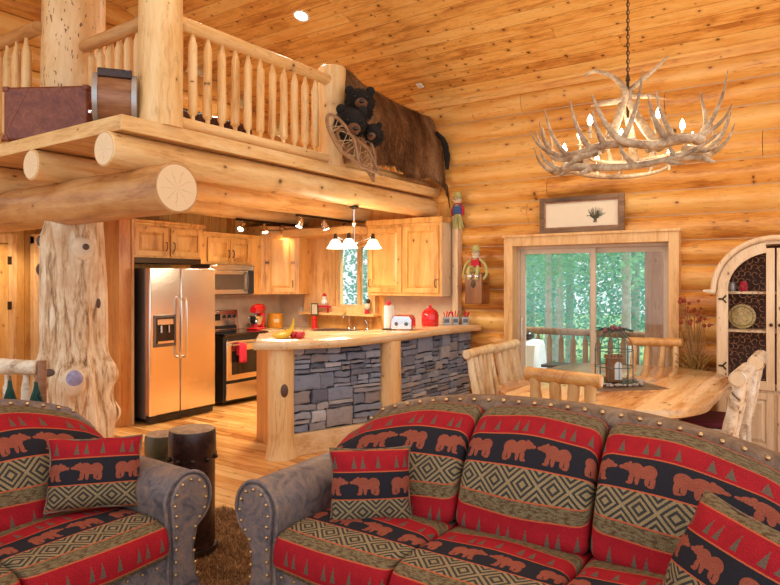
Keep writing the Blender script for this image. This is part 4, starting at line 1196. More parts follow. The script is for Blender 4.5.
def pillow(label, S, H, loc, rx, ry, rz_, thick=0.075, voff=0.28, uoff=0.0):
    root = thing('throw_pillow', label, 'pillow', loc, 0, 'bear-pattern throw pillows')
    R = Matrix.Rotation(rz_, 4, 'Z') @ Matrix.Rotation(rx, 4, 'X') @ Matrix.Rotation(ry, 4, 'Y')
    n = 26
    for side in (-1, 1):
        rows = []; uvs = []
        for i in range(n + 1):
            a = -1 + 2 * i / n; row = []; ur = []
            for j in range(n + 1):
                c = -1 + 2 * j / n
                t = thick * (max(0, (1 - a ** 4)) ** 0.5) * (max(0, (1 - c ** 4)) ** 0.5) * (0.75 + 0.25 * (1 - a * a) * (1 - c * c)) + 0.004
                x = a * S / 2 * (1 - 0.07 * (1 - c * c)) + 0.006 * math.sin(c * 5 + a)
                z = c * H / 2 * (1 - 0.07 * (1 - a * a)) + 0.005 * math.sin(a * 6)
                row.append(R @ Vector((x, side * t, z))); ur.append((x * 1.1 + uoff, (z + H / 2) * 1.15 + voff))
            rows.append(row); uvs.append(ur)
        b = MB(); b.grid(rows, uvs=uvs, flip=(side < 0))
        b.build('front' if side < 0 else 'back', 'fabric', root, smooth=80)
    ed = []
    for k in range(4 * 12):
        q = k / 12; s_ = int(q); t = -1 + 2 * (q - s_)
        a, c = [(t, -1), (1, t), (-t, 1), (-1, -t)][s_]
        ed.append(R @ Vector((a * S / 2 * (1 - 0.07 * (1 - c * c)), 0, c * H / 2 * (1 - 0.07 * (1 - a * a)))))
    ed.append(ed[0]); b = MB(); b.tube(ed, 0.0045, 8); b.build('piping', 'leather_trim', root)
    return root
pillow('upright square bear-pattern pillow in the corner of the large sofa beside its left arm', 0.385, 0.35, (2.45, 1.775, 0.635), math.radians(-14), 0, math.radians(34 - 90 + 6), 0.075, 0.175, 0.115)
pillow('square bear-pattern pillow leaning in the corner of the smaller sofa', 0.415, 0.335, (1.75, 2.905, 0.677), math.radians(-16), math.radians(2), math.radians(-34), 0.075, 0.175, 0.115)
pillow('tilted bear-pattern pillow at the right end of the large sofa, cut by the frame', 0.42, 0.40, (2.31, 0.245, 0.660), math.radians(-26), math.radians(7), math.radians(-124), 0.11, 0.15, 0.1)

# leather canisters
def canister(label, loc, r, h, mat, studs):
    root = thing('leather_canister', label, 'canister', loc)
    b = MB(); b.lathe([(r * 1.03, 0), (r * 1.03, 0.03), (r * 0.97, 0.035), (r * 0.96, h * 0.3), (r * 0.97, h * 0.76), (r * 0.97, h * 0.8)], n=40); b.build('body', mat, root)
    b = MB(); b.lathe([(r * 0.99, h * 0.785), (r * 1.02, h * 0.80), (r * 1.0, h * 0.96), (r * 0.97, h * 0.99)], n=40); b.build('lid', mat, root)
    b = MB(); b.lathe([(r * 0.95, h * 0.985), (r * 0.95, h * 0.995), (r * 0.3, h), (0.001, h)], n=40, close=False); b.build('lid_top', 'cowhide', root)
    for k in range(studs):
        a = 2 * PI * k / studs + 0.3
        b = MB(); b.sphere((r * 1.02 * math.cos(a), r * 1.02 * math.sin(a), h * 0.77), 0.014, 10, 7); b.build('stud', 'bronze', root)
    b = MB(); b.lathe([(r * 1.06, 0), (r * 1.08, 0.02), (r * 1.04, 0.04)], n=40); b.build('foot_ring', 'bronze', root)
M['cowhide'] = leather('cowhide_top', (0.22, 0.12, 0.06), (0.38, 0.24, 0.14), (0.55, 0.4, 0.26), 0.6)
canister('tall dark brown leather canister with studs standing behind the left sofa arm', (2.47, 3.09, 0.012), 0.135, 0.72, 'leather_dark', 10)
canister('shorter olive brown canister behind the tall dark leather canister', (2.62, 3.567, 0.0), 0.115, 0.61, 'olive', 0)

# shag rug
root = thing('shag_rug', 'brown shaggy area rug under the two sofas', 'rug', (1.2, 1.2, 0.0))
b = W(root); b.box(-1.2, 3.05, -1.6, 3.48, 0.002, 0.012); b.build('backing', 'shag', root, smooth=None)
b = W(root); rr = random.Random(2)
for k in range(26000):
    x = rr.uniform(2.0, 3.06); y = rr.uniform(2.15, 3.5)
    if k % 4 == 0: x = rr.uniform(-0.2, 3.06); y = rr.uniform(0.3, 3.5)
    a = rr.uniform(0, 6.28); h = rr.uniform(0.012, 0.028); w_ = 0.004
    lx, ly = rr.uniform(-0.02, 0.02), rr.uniform(-0.02, 0.02)
    b.t = rr.random()
    i0 = b.av((x - w_ * math.cos(a), y - w_ * math.sin(a), 0.01)); i1 = b.av((x + w_ * math.cos(a), y + w_ * math.sin(a), 0.01)); i2 = b.av((x + lx, y + ly, 0.01 + h))
    b.af((i0, i1, i2))
tag(b.build('pile', 'shag', root, smooth=None, fixn=False), kind='stuff')

# log rail with little trees behind the smaller sofa
root = thing('log_bench_rail', 'low pale log rail with spindles behind the smaller sofa, left of the trunk', 'railing', (1.9, 4.6, 0))
W(root).log((1.98, 4.82, 1.03), (2.25, 4.42, 1.01), 0.06, 0.05, n=18, bevel=0.01).build('top_rail', ['birch', 'log_end'], root)
W(root).log((1.98, 4.82, 0.25), (2.25, 4.42, 0.25), 0.045, 0.045, n=14).build('bottom_rail', 'birch', root)
for k in range(4):
    t = (k + 0.3) / 4; x = 1.98 + 0.27 * t; y = 4.82 - 0.40 * t
    b = W(root); baluster(b, x, y, 0.28, 0.98, 0.03); b.build('spindle', 'birch', root)
b = W(root); b.log((2.265, 4.40, 0), (2.265, 4.40, 1.06), 0.035, 0.03, n=16); b.build('end_post', 'walnut', root)
for q, (w_, D_) in enumerate(((0.594, 4.22), (0.553, 4.17))):
    x, y = (0.827 - 0.562 * w_) * D_, (0.562 + 0.827 * w_) * D_
    r = thing('tree_ornament', ['small dark green tree-shaped ornament hanging from the pale log rail, left one of two', 'small dark green tree-shaped ornament hanging nearest the gnarled trunk'][q], 'ornament', (x, y, 0.80), 0, 'tree ornaments on the log rail')
    b = MB(); b.tube([(0, 0, 0.0), (0, 0, 0.175)], 0.010, 8); b.build('stem', 'walnut', r)
    b = MB(); rr = random.Random(q)
    for L_ in range(12):
        z = 0.015 + 0.12 * L_ / 12; r0 = 0.045 * (1 - L_ / 14)
        for k in range(12):
            a = rr.uniform(0, 6.28); c_, s_ = math.cos(a), math.sin(a)
            b.tube([(0.006 * c_, 0.006 * s_, z + 0.02), (r0 * c_, r0 * s_, z - 0.015)], [0.007, 0.003], 5)
    b.build('needles', 'green', r)
# ---------------------------------------------------------------- dining table
root = thing('dining_table', 'large knotty wood slab dining table with rounded ends', 'table', (5.5, 1.41, 0))
X0, X1, Y0, Y1 = -1.17, 1.22, -0.74, 0.79
poly = []
for (cx, cy, a0) in ((X1 - 0.58, Y1 - 0.58, 0), (X0 + 0.58, Y1 - 0.58, 90), (X0 + 0.58, Y0 + 0.58, 180), (X1 - 0.58, Y0 + 0.58, 270)):
    for k in range(13):
        a = math.radians(a0 + 90 * k / 12); poly.append((cx + 0.58 * math.cos(a), cy + 0.58 * math.sin(a)))
b = MB(); prev = None
for z, s_ in ((0.69, 0.985), (0.70, 1.0), (0.73, 1.004), (0.752, 0.998), (0.76, 0.985)):
    q = [b.av((p[0] * s_ + 0.006 * math.sin(i * 1.1), p[1] * s_ + 0.006 * math.cos(i * 0.9), z)) for i, p in enumerate(poly)]
    if prev is None: b.af(tuple(reversed(q)))
    else:
        for i in range(len(q)): b.af((prev[i], prev[(i + 1) % len(q)], q[(i + 1) % len(q)], q[i]))
    prev = q
b.af(tuple(prev)); b.build('tabletop', 'table', root, smooth=40)
for sx in (-0.62, 0.62):
    b = MB(); b.log((sx, 0, 0.08), (sx, 0, 0.69), 0.13, 0.12, n=22, segs=8); b.build('pedestal', 'trim_z', root)
    b = MB(); b.log((sx, -0.42, 0.06), (sx, 0.42, 0.06), 0.06, n=16); b.build('foot', 'trim_y', root)
b = MB(); b.log((-0.6, 0, 0.3), (0.6, 0, 0.3), 0.06, n=16); b.build('stretcher', 'trim_x', root)

# log chairs: local -y is the front (towards the table), the back stands at +y
def log_chair(label, loc, rz_, mats, nsl=5, wid=0.54, railr=0.05, lean=0.10, spr=0.033):
    rail, slat, leg = mats
    r = thing('log_dining_chair', label, 'chair', loc, rz_, 'log chairs around the dining table')
    hw = wid / 2
    b = MB(); b.box(-hw + 0.02, hw - 0.02, -0.24, 0.18, 0.40, 0.43); b.build('seat', slat, r, bevel=0.01)
    b = MB(); b.box(-hw + 0.035, hw - 0.035, -0.23, 0.15, 0.43, 0.475); b.build('seat_cushion', 'burgundy', r, bevel=0.018)
    for sx in (-1, 1):
        b = MB(); b.log((sx * (hw - 0.04), -0.21, 0), (sx * (hw - 0.04), -0.21, 0.40), 0.032, 0.03, n=12); b.build('leg', leg, r)
        b = MB(); b.log((sx * (hw - 0.04), 0.20, 0), (sx * (hw - 0.045), 0.20, 0.46), 0.034, 0.032, n=12); b.build('leg', leg, r)
        b = MB(); b.log((sx * (hw - 0.04), -0.2, 0.2), (sx * (hw - 0.04), 0.2, 0.2), 0.018, n=8); b.build('stretcher', leg, r)
    b = MB(); b.log((-hw, 0.215, 0.47), (hw, 0.215, 0.47), 0.035, n=14); b.build('lower_rail', slat, r)
    b = MB(); b.log((-hw - 0.01, 0.20 + lean, 0.965), (hw + 0.01, 0.20 + lean, 0.975), railr, railr * 1.06, n=22, segs=10, wob=0.03, bevel=0.008); b.build('top_rail', [rail, 'log_end'], r)
    for k in range(nsl):
        t = k / (nsl - 1) * 2 - 1
        x = t * (hw - 0.055)
        j = rnd.uniform(-0.008, 0.008)
        b = MB(); b.log((x * 0.97, 0.215, 0.47), (x + j, 0.20 + lean, 0.95), spr, spr * 0.92, n=12, segs=7, wob=0.06, bend=0.006); b.build('back_spindle', slat, r)
    return r
BI = ('birch', 'birch', 'birch'); AM = ('chair_amber', 'amber_z', 'amber_z'); LG = ('chair_log', 'chair_log', 'chair_log')
log_chair('log chair at the near end of the table, thick amber rail and four spindles', (4.36, 1.42, 0), PI / 2, AM, 4, 0.49, 0.044, 0.06, 0.041).rotation_euler = (0, 0, PI / 2)
log_chair('log chair with amber rail at the far table end before the patio door', (6.68, 1.45, 0), -PI / 2, AM, 4, 0.52, 0.045)
log_chair('log chair nearest the stone bar, on the left side of the table', (5.18, 2.25, 0), 0.0, LG, 6, 0.50, 0.042)
log_chair('log chair on the left side of the table, farther towards the patio door', (5.76, 2.25, 0), 0.03, LG, 6, 0.52, 0.042)
log_chair('pale birch log chair right of the table, its round rail end nearest the sofa', (4.93, 0.76, 0), PI, BI, 6, 0.62, 0.05, 0.10, 0.036)
log_chair('pale log chair on the right side of the table, next to the arched cabinet', (5.90, 0.74, 0), PI + 0.02, BI, 6, 0.62, 0.055)

# centrepiece
root = thing('wire_cloche', 'tall domed wire birdcage with dried flowers on top standing in the middle of the table', 'birdcage', (5.33, 1.42, 0.768))
b = MB()
R0 = 0.15
for k in range(12):
    a = 2 * PI * k / 12; c_, s_ = math.cos(a), math.sin(a)
    pts = [(R0 * c_, R0 * s_, 0.01), (R0 * c_, R0 * s_, 0.27)] + [(R0 * math.cos(t) * c_, R0 * math.cos(t) * s_, 0.27 + 0.16 * math.sin(t)) for t in [PI / 2 * q / 6 for q in range(1, 7)]]
    b.tube(pts, 0.0036, 5)
for z in (0.01, 0.14, 0.27): b.tube([(R0 * math.cos(2 * PI * k / 32), R0 * math.sin(2 * PI * k / 32), z) for k in range(33)], 0.004, 5)
b.build('cage', 'patina', root)
b = MB(); b.lathe([(0.165, 0), (0.17, 0.008), (0.15, 0.012)], n=32); b.build('base', 'bronze', root)
b = MB(); rr = random.Random(4)
for k in range(26):
    a = rr.uniform(0, 6.28); r_ = rr.uniform(0.01, 0.1); p = (r_ * math.cos(a), r_ * math.sin(a), 0.44 + rr.uniform(-0.01, 0.025) - r_ * 0.2)
    b.sphere(p, rr.uniform(0.008, 0.018), 6, 5)
b.build('flower_spray', plain('mauve_flowers', (0.25, 0.08, 0.09), 0.9), root)
b = MB()
for k in range(26):
    a = rr.uniform(0, 6.28); b.tube([(0, 0, 0.42), (0.08 * math.cos(a), 0.08 * math.sin(a), 0.445), (0.15 * math.cos(a), 0.15 * math.sin(a), 0.42 + rr.uniform(-0.03, 0.03))], [0.004, 0.005, 0.002], 5)
b.build('leaf_spray', 'green', root)
root = thing('birdhouse', 'small brown wooden birdhouse with a white arched front inside the wire birdcage', 'birdhouse', (5.33, 1.42, 0.782), math.radians(-52))
b = MB(); b.box(-0.055, 0.055, -0.035, 0.04, 0, 0.19); b.build('body', 'phonewood', root, bevel=0.003)
b = MB(); ar = [(-0.03, 0.02), (0.03, 0.02)] + [(0.03 * math.cos(PI * k / 10), 0.13 + 0.035 * math.sin(PI * k / 10)) for k in range(11)]
b.prism([(p[0] + 0.02, p[1]) for p in ar], -0.042, -0.034, 'y'); b.build('arched_front', 'white', root, smooth=None)
b = MB(); b.box(-0.065, 0.065, -0.05, 0.05, 0.19, 0.20)
for k in range(5): b.box(-0.06 + k * 0.027, -0.045 + k * 0.027, -0.045, 0.045, 0.20, 0.22)
b.build('roof', 'walnut', root, smooth=None)
root = thing('wreath_ring', 'ring of grey pebbles and twigs around the foot of the birdcage', 'wreath', (5.33, 1.42, 0.763))
b = MB(); rr = random.Random(8)
for k in range(70):
    a = rr.uniform(0, 6.28); r_ = rr.uniform(0.19, 0.235)
    b.sphere((r_ * math.cos(a), r_ * math.sin(a), 0.015 + rr.uniform(0, 0.012)), rr.uniform(0.012, 0.02), 7, 5, 1.3, 0.9, 0.7)
tag(b.build('pebbles', plain('grey_pebbles', (0.36, 0.3, 0.26), 0.7, var=0.5, nscale=30), root), kind='stuff')
root = thing('table_runner', 'dark woven mat lying under the birdcage on the table', 'mat', (5.33, 1.42, 0.76))
b = MB(); b.box(-0.30, 0.30, -0.30, 0.30, 0.0005, 0.003, Matrix.Rotation(math.radians(45), 4, 'Z')); b.build('mat', 'leather_trim', root, smooth=None)

# ---------------------------------------------------------------- antler chandelier
CX, CY, CZ = 5.37, 1.32, 2.62
root = thing('antler_chandelier', 'large two-tier elk antler chandelier with candle bulbs hanging over the dining table', 'chandelier', (CX, CY, CZ))
def antler(pts, r0, tines, name='antler', parent=root):
    """pts main beam; tines: list of (t, direction, length, curl)"""
    P = bez(pts, 30); n = len(P)
    b = MB()
    rad = [r0 * (1.15 if i < 2 else 1) * (1 - 0.85 * (i / (n - 1)) ** 1.6) + 0.002 for i in range(n)]
    b.tube(P, rad, 9, wob=0.05)
    for (t, d, L, up) in tines:
        i = min(n - 2, int(t * (n - 1))); p = P[i]; d = Vector(d).normalized()
        rr_ = rad[i] * 0.85
        q = [p, p + d * L * 0.35 + Vector((0, 0, up * 0.12 * L)), p + d * L * 0.7 + Vector((0, 0, up * 0.45 * L)), p + d * L * 0.9 + Vector((0, 0, up * 0.95 * L))]
        Q = bez(q, 12); m = len(Q)
        b.tube(Q, [rr_ * (1 - 0.9 * (k / (m - 1)) ** 1.3) + 0.0015 for k in range(m)], 8, wob=0.04)
    return b.build(name, 'antler', parent, smooth=70)
def cyl(a, r, z): return Vector((r * math.cos(a), r * math.sin(a), z))
RV = Vector((0.239, -0.971, 0)); CV = Vector((-0.971, -0.239, 0))
def scr(r, z, c): return RV * r + CV * c + Vector((0, 0, z))
def dr(r, z, c=0.15): return RV * r + CV * c + Vector((0, 0, z))
# the front antlers as in the photo (r = right, z = up, c = towards the room)
antler([scr(0.50, 0.01, 0.40), scr(0.34, 0.0, 0.52), scr(0.16, -0.05, 0.60), scr(-0.04, 0.0, 0.60), scr(-0.13, 0.10, 0.58), scr(-0.20, 0.23, 0.57), scr(-0.25, 0.36, 0.56)], 0.036,
       [(0.52, dr(0.25, 0.3), 0.26, 1.2), (0.24, dr(-0.4, 0.3), 0.20, 1.2)])
antler([scr(0.12, -0.06, 0.56), scr(0.30, -0.02, 0.52), scr(0.46, 0.02, 0.42), scr(0.53, 0.12, 0.36), scr(0.50, 0.36, 0.34)], 0.032,
       [(0.30, dr(-0.5, 0.6), 0.24, 0.9), (0.62, dr(0.5, 0.4), 0.24, 1.3), (0.5, dr(0.7, 0.1), 0.26, 0.7)])
antler([scr(-0.46, -0.13, 0.40), scr(-0.25, -0.17, 0.50), scr(0.05, -0.18, 0.54), scr(0.32, -0.12, 0.46), scr(0.50, -0.03, 0.34), scr(0.66, 0.10, 0.22)], 0.030,
       [(0.2, dr(-0.3, -0.25), 0.14, 0.3), (0.42, dr(-0.6, 0.35), 0.16, 0.9), (0.62, dr(-0.4, 0.5), 0.14, 0.9), (0.55, dr(0.5, -0.2), 0.18, 0.1)])
antler([scr(0.05, 0.0, 0.50), scr(-0.16, -0.01, 0.52), scr(-0.36, -0.04, 0.42), scr(-0.52, -0.02, 0.30), scr(-0.62, 0.10, 0.20), scr(-0.66, 0.24, 0.16)], 0.032,
       [(0.32, dr(-0.4, 0.4), 0.24, 1.0), (0.5, dr(-0.5, 0.4), 0.24, 1.0), (0.66, dr(-0.7, 0.1), 0.22, 0.8), (0.2, dr(-0.4, 0.6), 0.18, 0.8)])
antler([scr(-0.30, -0.10, 0.36), scr(-0.50, -0.12, 0.18), scr(-0.58, -0.10, -0.05), scr(-0.52, -0.05, -0.30), scr(-0.44, 0.08, -0.44)], 0.030,
       [(0.25, dr(-0.8, 0.1), 0.2, 0.8), (0.45, dr(-0.8, 0.1, -0.1), 0.2, 1.1), (0.15, dr(-0.5, -0.5), 0.15, 0.2), (0.65, dr(-0.5, 0.4, -0.4), 0.16, 1.1)])
antler([scr(0.40, -0.04, 0.30), scr(0.54, -0.02, 0.10), scr(0.58, 0.0, -0.12), scr(0.50, 0.04, -0.34), scr(0.42, 0.20, -0.46)], 0.030,
       [(0.25, dr(0.8, 0.2), 0.2, 1.1), (0.5, dr(0.8, 0.2, -0.1), 0.18, 1.2), (0.75, dr(0.4, 0.4, -0.4), 0.16, 1.2)])
antler([scr(-0.50, -0.05, -0.22), scr(-0.28, -0.08, -0.44), scr(0.0, -0.09, -0.54), scr(0.28, -0.06, -0.46), scr(0.42, 0.06, -0.38)], 0.028,
       [(0.2, dr(-0.3, 0.5, -0.3), 0.16, 1.0), (0.45, dr(0.2, 0.5, -0.3), 0.16, 1.0), (0.65, dr(0.3, 0.5, -0.3), 0.16, 1.0)])
antler([scr(0.46, 0.02, -0.20), scr(0.22, 0.03, -0.40), scr(-0.06, 0.02, -0.46), scr(-0.30, 0.05, -0.36), scr(-0.42, 0.18, -0.30)], 0.028,
       [(0.3, dr(0.2, 0.6, -0.2), 0.16, 1.0), (0.6, dr(-0.2, 0.6, -0.2), 0.18, 1.0)])
antler([scr(-0.20, -0.05, 0.50), scr(-0.40, -0.07, 0.40), scr(-0.56, -0.02, 0.20), scr(-0.60, 0.08, 0.02), scr(-0.62, 0.26, -0.06)], 0.028,
       [(0.2, dr(-0.4, -0.3), 0.16, 0.0), (0.45, dr(-0.8, 0.2), 0.2, 1.0), (0.6, dr(-0.5, 0.6), 0.18, 1.0)])
antler([scr(0.30, -0.12, 0.44), scr(0.50, -0.10, 0.28), scr(0.60, -0.04, 0.08), scr(0.64, 0.08, -0.06), scr(0.62, 0.24, -0.12)], 0.028,
       [(0.25, dr(0.5, -0.3), 0.14, 0.1), (0.5, dr(0.8, 0.2), 0.18, 1.0), (0.7, dr(0.6, 0.5), 0.16, 1.0)])
va = math.atan2(-CY, -CX)
# centre stem of three antlers, their tips spreading at the top
antler([scr(-0.20, 0.02, 0.22), scr(-0.12, 0.14, 0.14), scr(-0.06, 0.34, 0.05), scr(-0.02, 0.50, 0.03), scr(-0.10, 0.62, 0.04), scr(-0.24, 0.69, 0.05), scr(-0.34, 0.66, 0.06)], 0.036, [(0.45, dr(-0.6, -0.1), 0.30, 0.0)])
antler([scr(0.24, 0.0, 0.20), scr(0.14, 0.16, 0.12), scr(0.06, 0.32, 0.03), scr(0.0, 0.48, 0.0), scr(0.08, 0.58, -0.02), scr(0.20, 0.68, -0.04), scr(0.30, 0.78, -0.05)], 0.036, [(0.5, dr(0.6, 0.0, -0.2), 0.34, -0.1)])
antler([scr(0.05, 0.0, -0.34), scr(0.03, 0.18, -0.16), scr(-0.01, 0.36, -0.05), scr(-0.01, 0.52, -0.02), scr(0.0, 0.62, -0.10)], 0.034, [])
b = MB(); b.tube([(0, 0, 0.30), (0, 0, 0.60)], 0.012, 10); b.tube([(0, 0, 0.60), (0, 0, 0.66)], [0.02, 0.008], 10); b.build('stem', 'bronze', root)
b = MB()
ztop = roof_z(CX) - CZ - 0.02
z = 0.66; k = 0
while z < ztop - 0.03:
    pts = []
    for q in range(11):
        t = 2 * PI * q / 10; x = 0.011 * math.cos(t); zz = z + 0.021 * math.sin(t)
        pts.append((x, 0, zz) if k % 2 == 0 else (0, x, zz))
    b.tube(pts, 0.0035, 5, caps=False); z += 0.033; k += 1
b.tube([(0.005, 0.005, 0.6), (0.005, 0.005, ztop)], 0.003, 5)
b.build('chain', 'bronze', root)
b = MB(); b.lathe([(0.07, 0), (0.06, 0.035), (0.02, 0.05)], (0, 0, ztop - 0.03), 20, Matrix.Rotation(0.0, 4, 'X')); b.build('ceiling_cap', 'bronze', root)
for k in range(10):
    a = 2 * PI * k / 10 + 0.15; r_ = 0.50 if k % 2 else 0.42; z0 = -0.03 if k % 2 else 0.14
    b = MB(); b.tube([cyl(a, r_, z0 - 0.05), cyl(a, r_, z0 + 0.055)], 0.011, 10); b.lathe([(0.008, 0), (0.026, 0.008), (0.026, 0.014)], cyl(a, r_, z0 - 0.01), 12); c_ = b.build('candle_sleeve', 'burlap', root)
    b = MB(); b.lathe([(0.008, 0), (0.019, 0.018), (0.021, 0.036), (0.012, 0.062), (0.001, 0.085)], cyl(a, r_, z0 + 0.055), 12, close=False); b.build('bulb', 'bulb', c_)
light('chandelier_light', 'POINT', (CX, CY, CZ + 0.23), 28, size=0.25)

# ---------------------------------------------------------------- draped bison hide
root = thing('bison_hide', 'shaggy brown bison hide draped over the loft railing and its edge', 'animal hide', (6.2, 4.1, 2.78))
NI, NJ = 60, 44
def hide(a, t):
    """a along X 0..1, t from behind the rail (0) over the top to the hem (1)"""
    x = 5.28 + 2.0 * a
    zt = 3.74 + 0.13 * math.exp(-((a - 0.06) / 0.12) ** 2) + 0.04 * math.exp(-((a - 0.3) / 0.2) ** 2) - 0.01 * a
    zb = 2.87 + 0.05 * math.sin(a * 9) - 0.34 * max(0, (a - 0.78) / 0.22) ** 1.2 + 0.10 * math.exp(-((a - 0.45) / 0.12) ** 2)
    fold = 0.035 * math.sin(a * 26 + 1) * min(1, t * 1.5) + 0.02 * math.sin(a * 47)
    if t < 0.12:
        u = t / 0.12; y = 4.37 - 0.02 * u; z = 3.35 + (zt - 0.06 - 3.35) * u
    elif t < 0.26:
        u = (t - 0.12) / 0.14 * PI; y = 4.29 + 0.08 * math.cos(u); z = zt - 0.06 + 0.06 * math.sin(u)
    else:
        u = (t - 0.26) / 0.74; y = 4.21 - 0.11 * min(1, u * 2.2) ** 0.8 + fold * u; z = zt - 0.06 - (zt - 0.06 - zb) * u
        if z < 2.84: y = min(y, 4.09)
        y -= 0.13 * u * max(0, (a - 0.7) / 0.3)
        x += 0.05 * u * math.sin(a * 3) + (0.06 * u * (a - 0.5)) - 0.03 * u
        bulge = 0.07 * math.exp(-((u - 0.35) / 0.3) ** 2) * math.exp(-((a - 0.25) / 0.3) ** 2); y -= bulge
    return Vector((min(x, 7.17), y, z))
b = W(root)
b.grid([[hide(i / NI, j / NJ) for j in range(NJ + 1)] for i in range(NI + 1)])
o = b.build('hide', 'bison', root, smooth=80); md = o.modifiers.new('s', 'SOLIDIFY'); md.thickness = 0.012
b = W(root); rr = random.Random(6)
for k in range(24000):
    a = rr.random(); t = 0.05 + 0.95 * rr.random()
    if k % 12 == 0: a = rr.choice((rr.uniform(0, 0.03), rr.uniform(0.97, 1)))
    if k % 9 == 1: t = rr.uniform(0.97, 1)
    p = hide(a, t); p2 = hide(a, min(1, t + 0.02)); dn = (p2 - p)
    if dn.length < 1e-5: dn = Vector((0, 0, -1))
    dn.normalize(); L = rr.uniform(0.03, 0.065) * (1.3 if a < 0.2 else 1)
    out_ = Vector((rr.uniform(-0.35, 0.35), -rr.uniform(0.2, 0.6), 0)) if t > 0.2 else Vector((rr.uniform(-0.3, 0.3), rr.uniform(-0.4, 0.3), 0.5))
    q = p + dn * L + out_ * L * 0.6
    w_ = 0.0035; sd = Vector((1, 0, 0)) * w_
    b.t = rr.random() * 0.8 + 0.75 * math.exp(-((a - 0.12) / 0.14) ** 2); i0 = b.av(p - sd); i1 = b.av(p + sd); i2 = b.av(q); b.af((i0, i1, i2))
tag(b.build('fur', 'bison', root, smooth=None, fixn=False), kind='stuff')
b = W(root); tp = bez([(7.08, 4.10, 3.50), (7.13, 4.02, 3.38), (7.14, 3.98, 3.20), (7.13, 3.97, 3.02)], 12); b.tube(tp, [0.018 + 0.022 * math.sin(PI * min(1, k / (len(tp) - 1) * 0.9)) for k in range(len(tp))], 10, wob=0.15); b.build('tail', 'blackfur', root)

# black bear heads
def bear(label, loc, rz_, tilt, s=1.0):
    r = thing('black_bear_head', label, 'stuffed bear', loc, rz_)
    r.rotation_euler = (tilt, 0, rz_); r.scale = (s, s, s)
    def fuzz(b, c, rad, sx, sy, sz, n, L, seed):
        rr = random.Random(seed)
        b.sphere(c, rad, 18, 12, sx, sy, sz)
        for k in range(n):
            d = Vector((rr.gauss(0, 1), rr.gauss(0, 1), rr.gauss(0, 1))).normalized()
            p = Vector(c) + Vector((d.x * rad * sx, d.y * rad * sy, d.z * rad * sz)) * 0.97
            sd = d.orthogonal().normalized() * 0.003
            q = p + d * L + Vector((rr.uniform(-1, 1), rr.uniform(-1, 1), rr.uniform(-1.5, 0.5))) * L * 0.5
            i0 = b.av(p - sd); i1 = b.av(p + sd); i2 = b.av(q); b.af((i0, i1, i2))
    b = MB(); fuzz(b, (0, 0, 0), 0.125, 1, 0.95, 0.95, 1500, 0.018, 1); fuzz(b, (0, 0.08, -0.05), 0.12, 1.05, 0.9, 1.0, 900, 0.02, 2); b.build('head', 'blackfur', r, fixn=False)
    b = MB(); b.sphere((0, -0.135, -0.03), 0.055, 16, 10, 1.0, 1.1, 0.85); mz = b.build('muzzle', 'tanfur', r)
    b = MB(); b.sphere((0, -0.198, -0.018), 0.02, 12, 8, 1.2, 0.7, 0.9); b.build('nose', 'glassblack', mz)
    for sx in (-1, 1):
        b = MB(); b.sphere((sx * 0.09, 0.0, 0.10), 0.042, 12, 8, 1, 0.5, 1); e = b.build('ear', 'blackfur', r)
        b = MB(); b.sphere((sx * 0.05, -0.105, 0.03), 0.012, 10, 8); b.build('eye', 'glassblack', r)
    return r
bear('upper black bear head with brown muzzle hanging at the left end of the bison hide', (5.26, 3.95, 3.43), math.radians(-48), math.radians(6), 1.18)
bear('lower black bear head with brown muzzle hanging just above the snowshoes', (5.02, 3.88, 3.17), math.radians(-40), math.radians(22), 1.2)
bear('smallest dark bear head, right of the lower one and against the bison fur', (5.28, 3.80, 3.10), math.radians(-62), math.radians(14), 0.78)

# snowshoes
def snowshoe(label, loc, R, L=0.62, Wd=0.20):
    r = thing('snowshoe', label, 'snowshoe', loc, 0, 'wooden snowshoes hanging from the loft edge')
    pts = []
    for k in range(33):
        t = 2 * PI * k / 32
        y = L / 2 * math.cos(t); x = Wd / 2 * math.sin(t) * (1.0 if y > -L * 0.1 else max(0.12, (y + L / 2) / (L * 0.4)) ** 0.8)
        pts.append(R @ Vector((x, 0.0, y)))
    b = MB(); b.tube(pts, 0.017, 8, caps=False); b.build('frame', 'snow', r)
    for yy in (-0.1, 0.13):
        w2 = Wd / 2 * math.sqrt(1 - (yy / (L / 2)) ** 2) * 0.98
        b = MB(); b.tube([R @ Vector((-w2, 0, yy)), R @ Vector((w2, 0, yy))], 0.009, 6); b.build('crossbar', 'snow', r)
    b = MB()
    for k in (-2, 0, 2):
        for s_ in (-1, 1):
            y0 = k * 0.075
            q = []
            for e in (-1, 1):
                yy = y0 + e * s_ * 0.05
                if abs(yy) >= L / 2 - 0.03: break
                w2 = Wd / 2 * math.sqrt(1 - (yy / (L / 2)) ** 2) * (1.0 if yy > -L * 0.1 else max(0.12, (yy + L / 2) / (L * 0.4)) ** 0.8)
                q.append(R @ Vector((e * w2, 0, yy)))
            if len(q) == 2: b.tube(q, 0.004, 4)
    b.build('lacing', 'tape', r)
    return r
mr = Matrix.Rotation
snowshoe('wooden snowshoe hanging leftmost, tip up beside the lower bear head', (4.84, 3.82, 2.95), mr(math.radians(-22), 4, 'Z') @ mr(math.radians(-38), 4, 'Y'), 0.56, 0.20)
snowshoe('wooden snowshoe hanging lowest at the right, overlapping the loft edge', (5.06, 3.80, 2.86), mr(math.radians(-22), 4, 'Z') @ mr(math.radians(-52), 4, 'Y'), 0.62, 0.19)
snowshoe('wooden snowshoe standing upright against the bison fur', (5.24, 3.84, 2.88), mr(math.radians(-22), 4, 'Z') @ mr(math.radians(-16), 4, 'Y'), 0.54, 0.17)
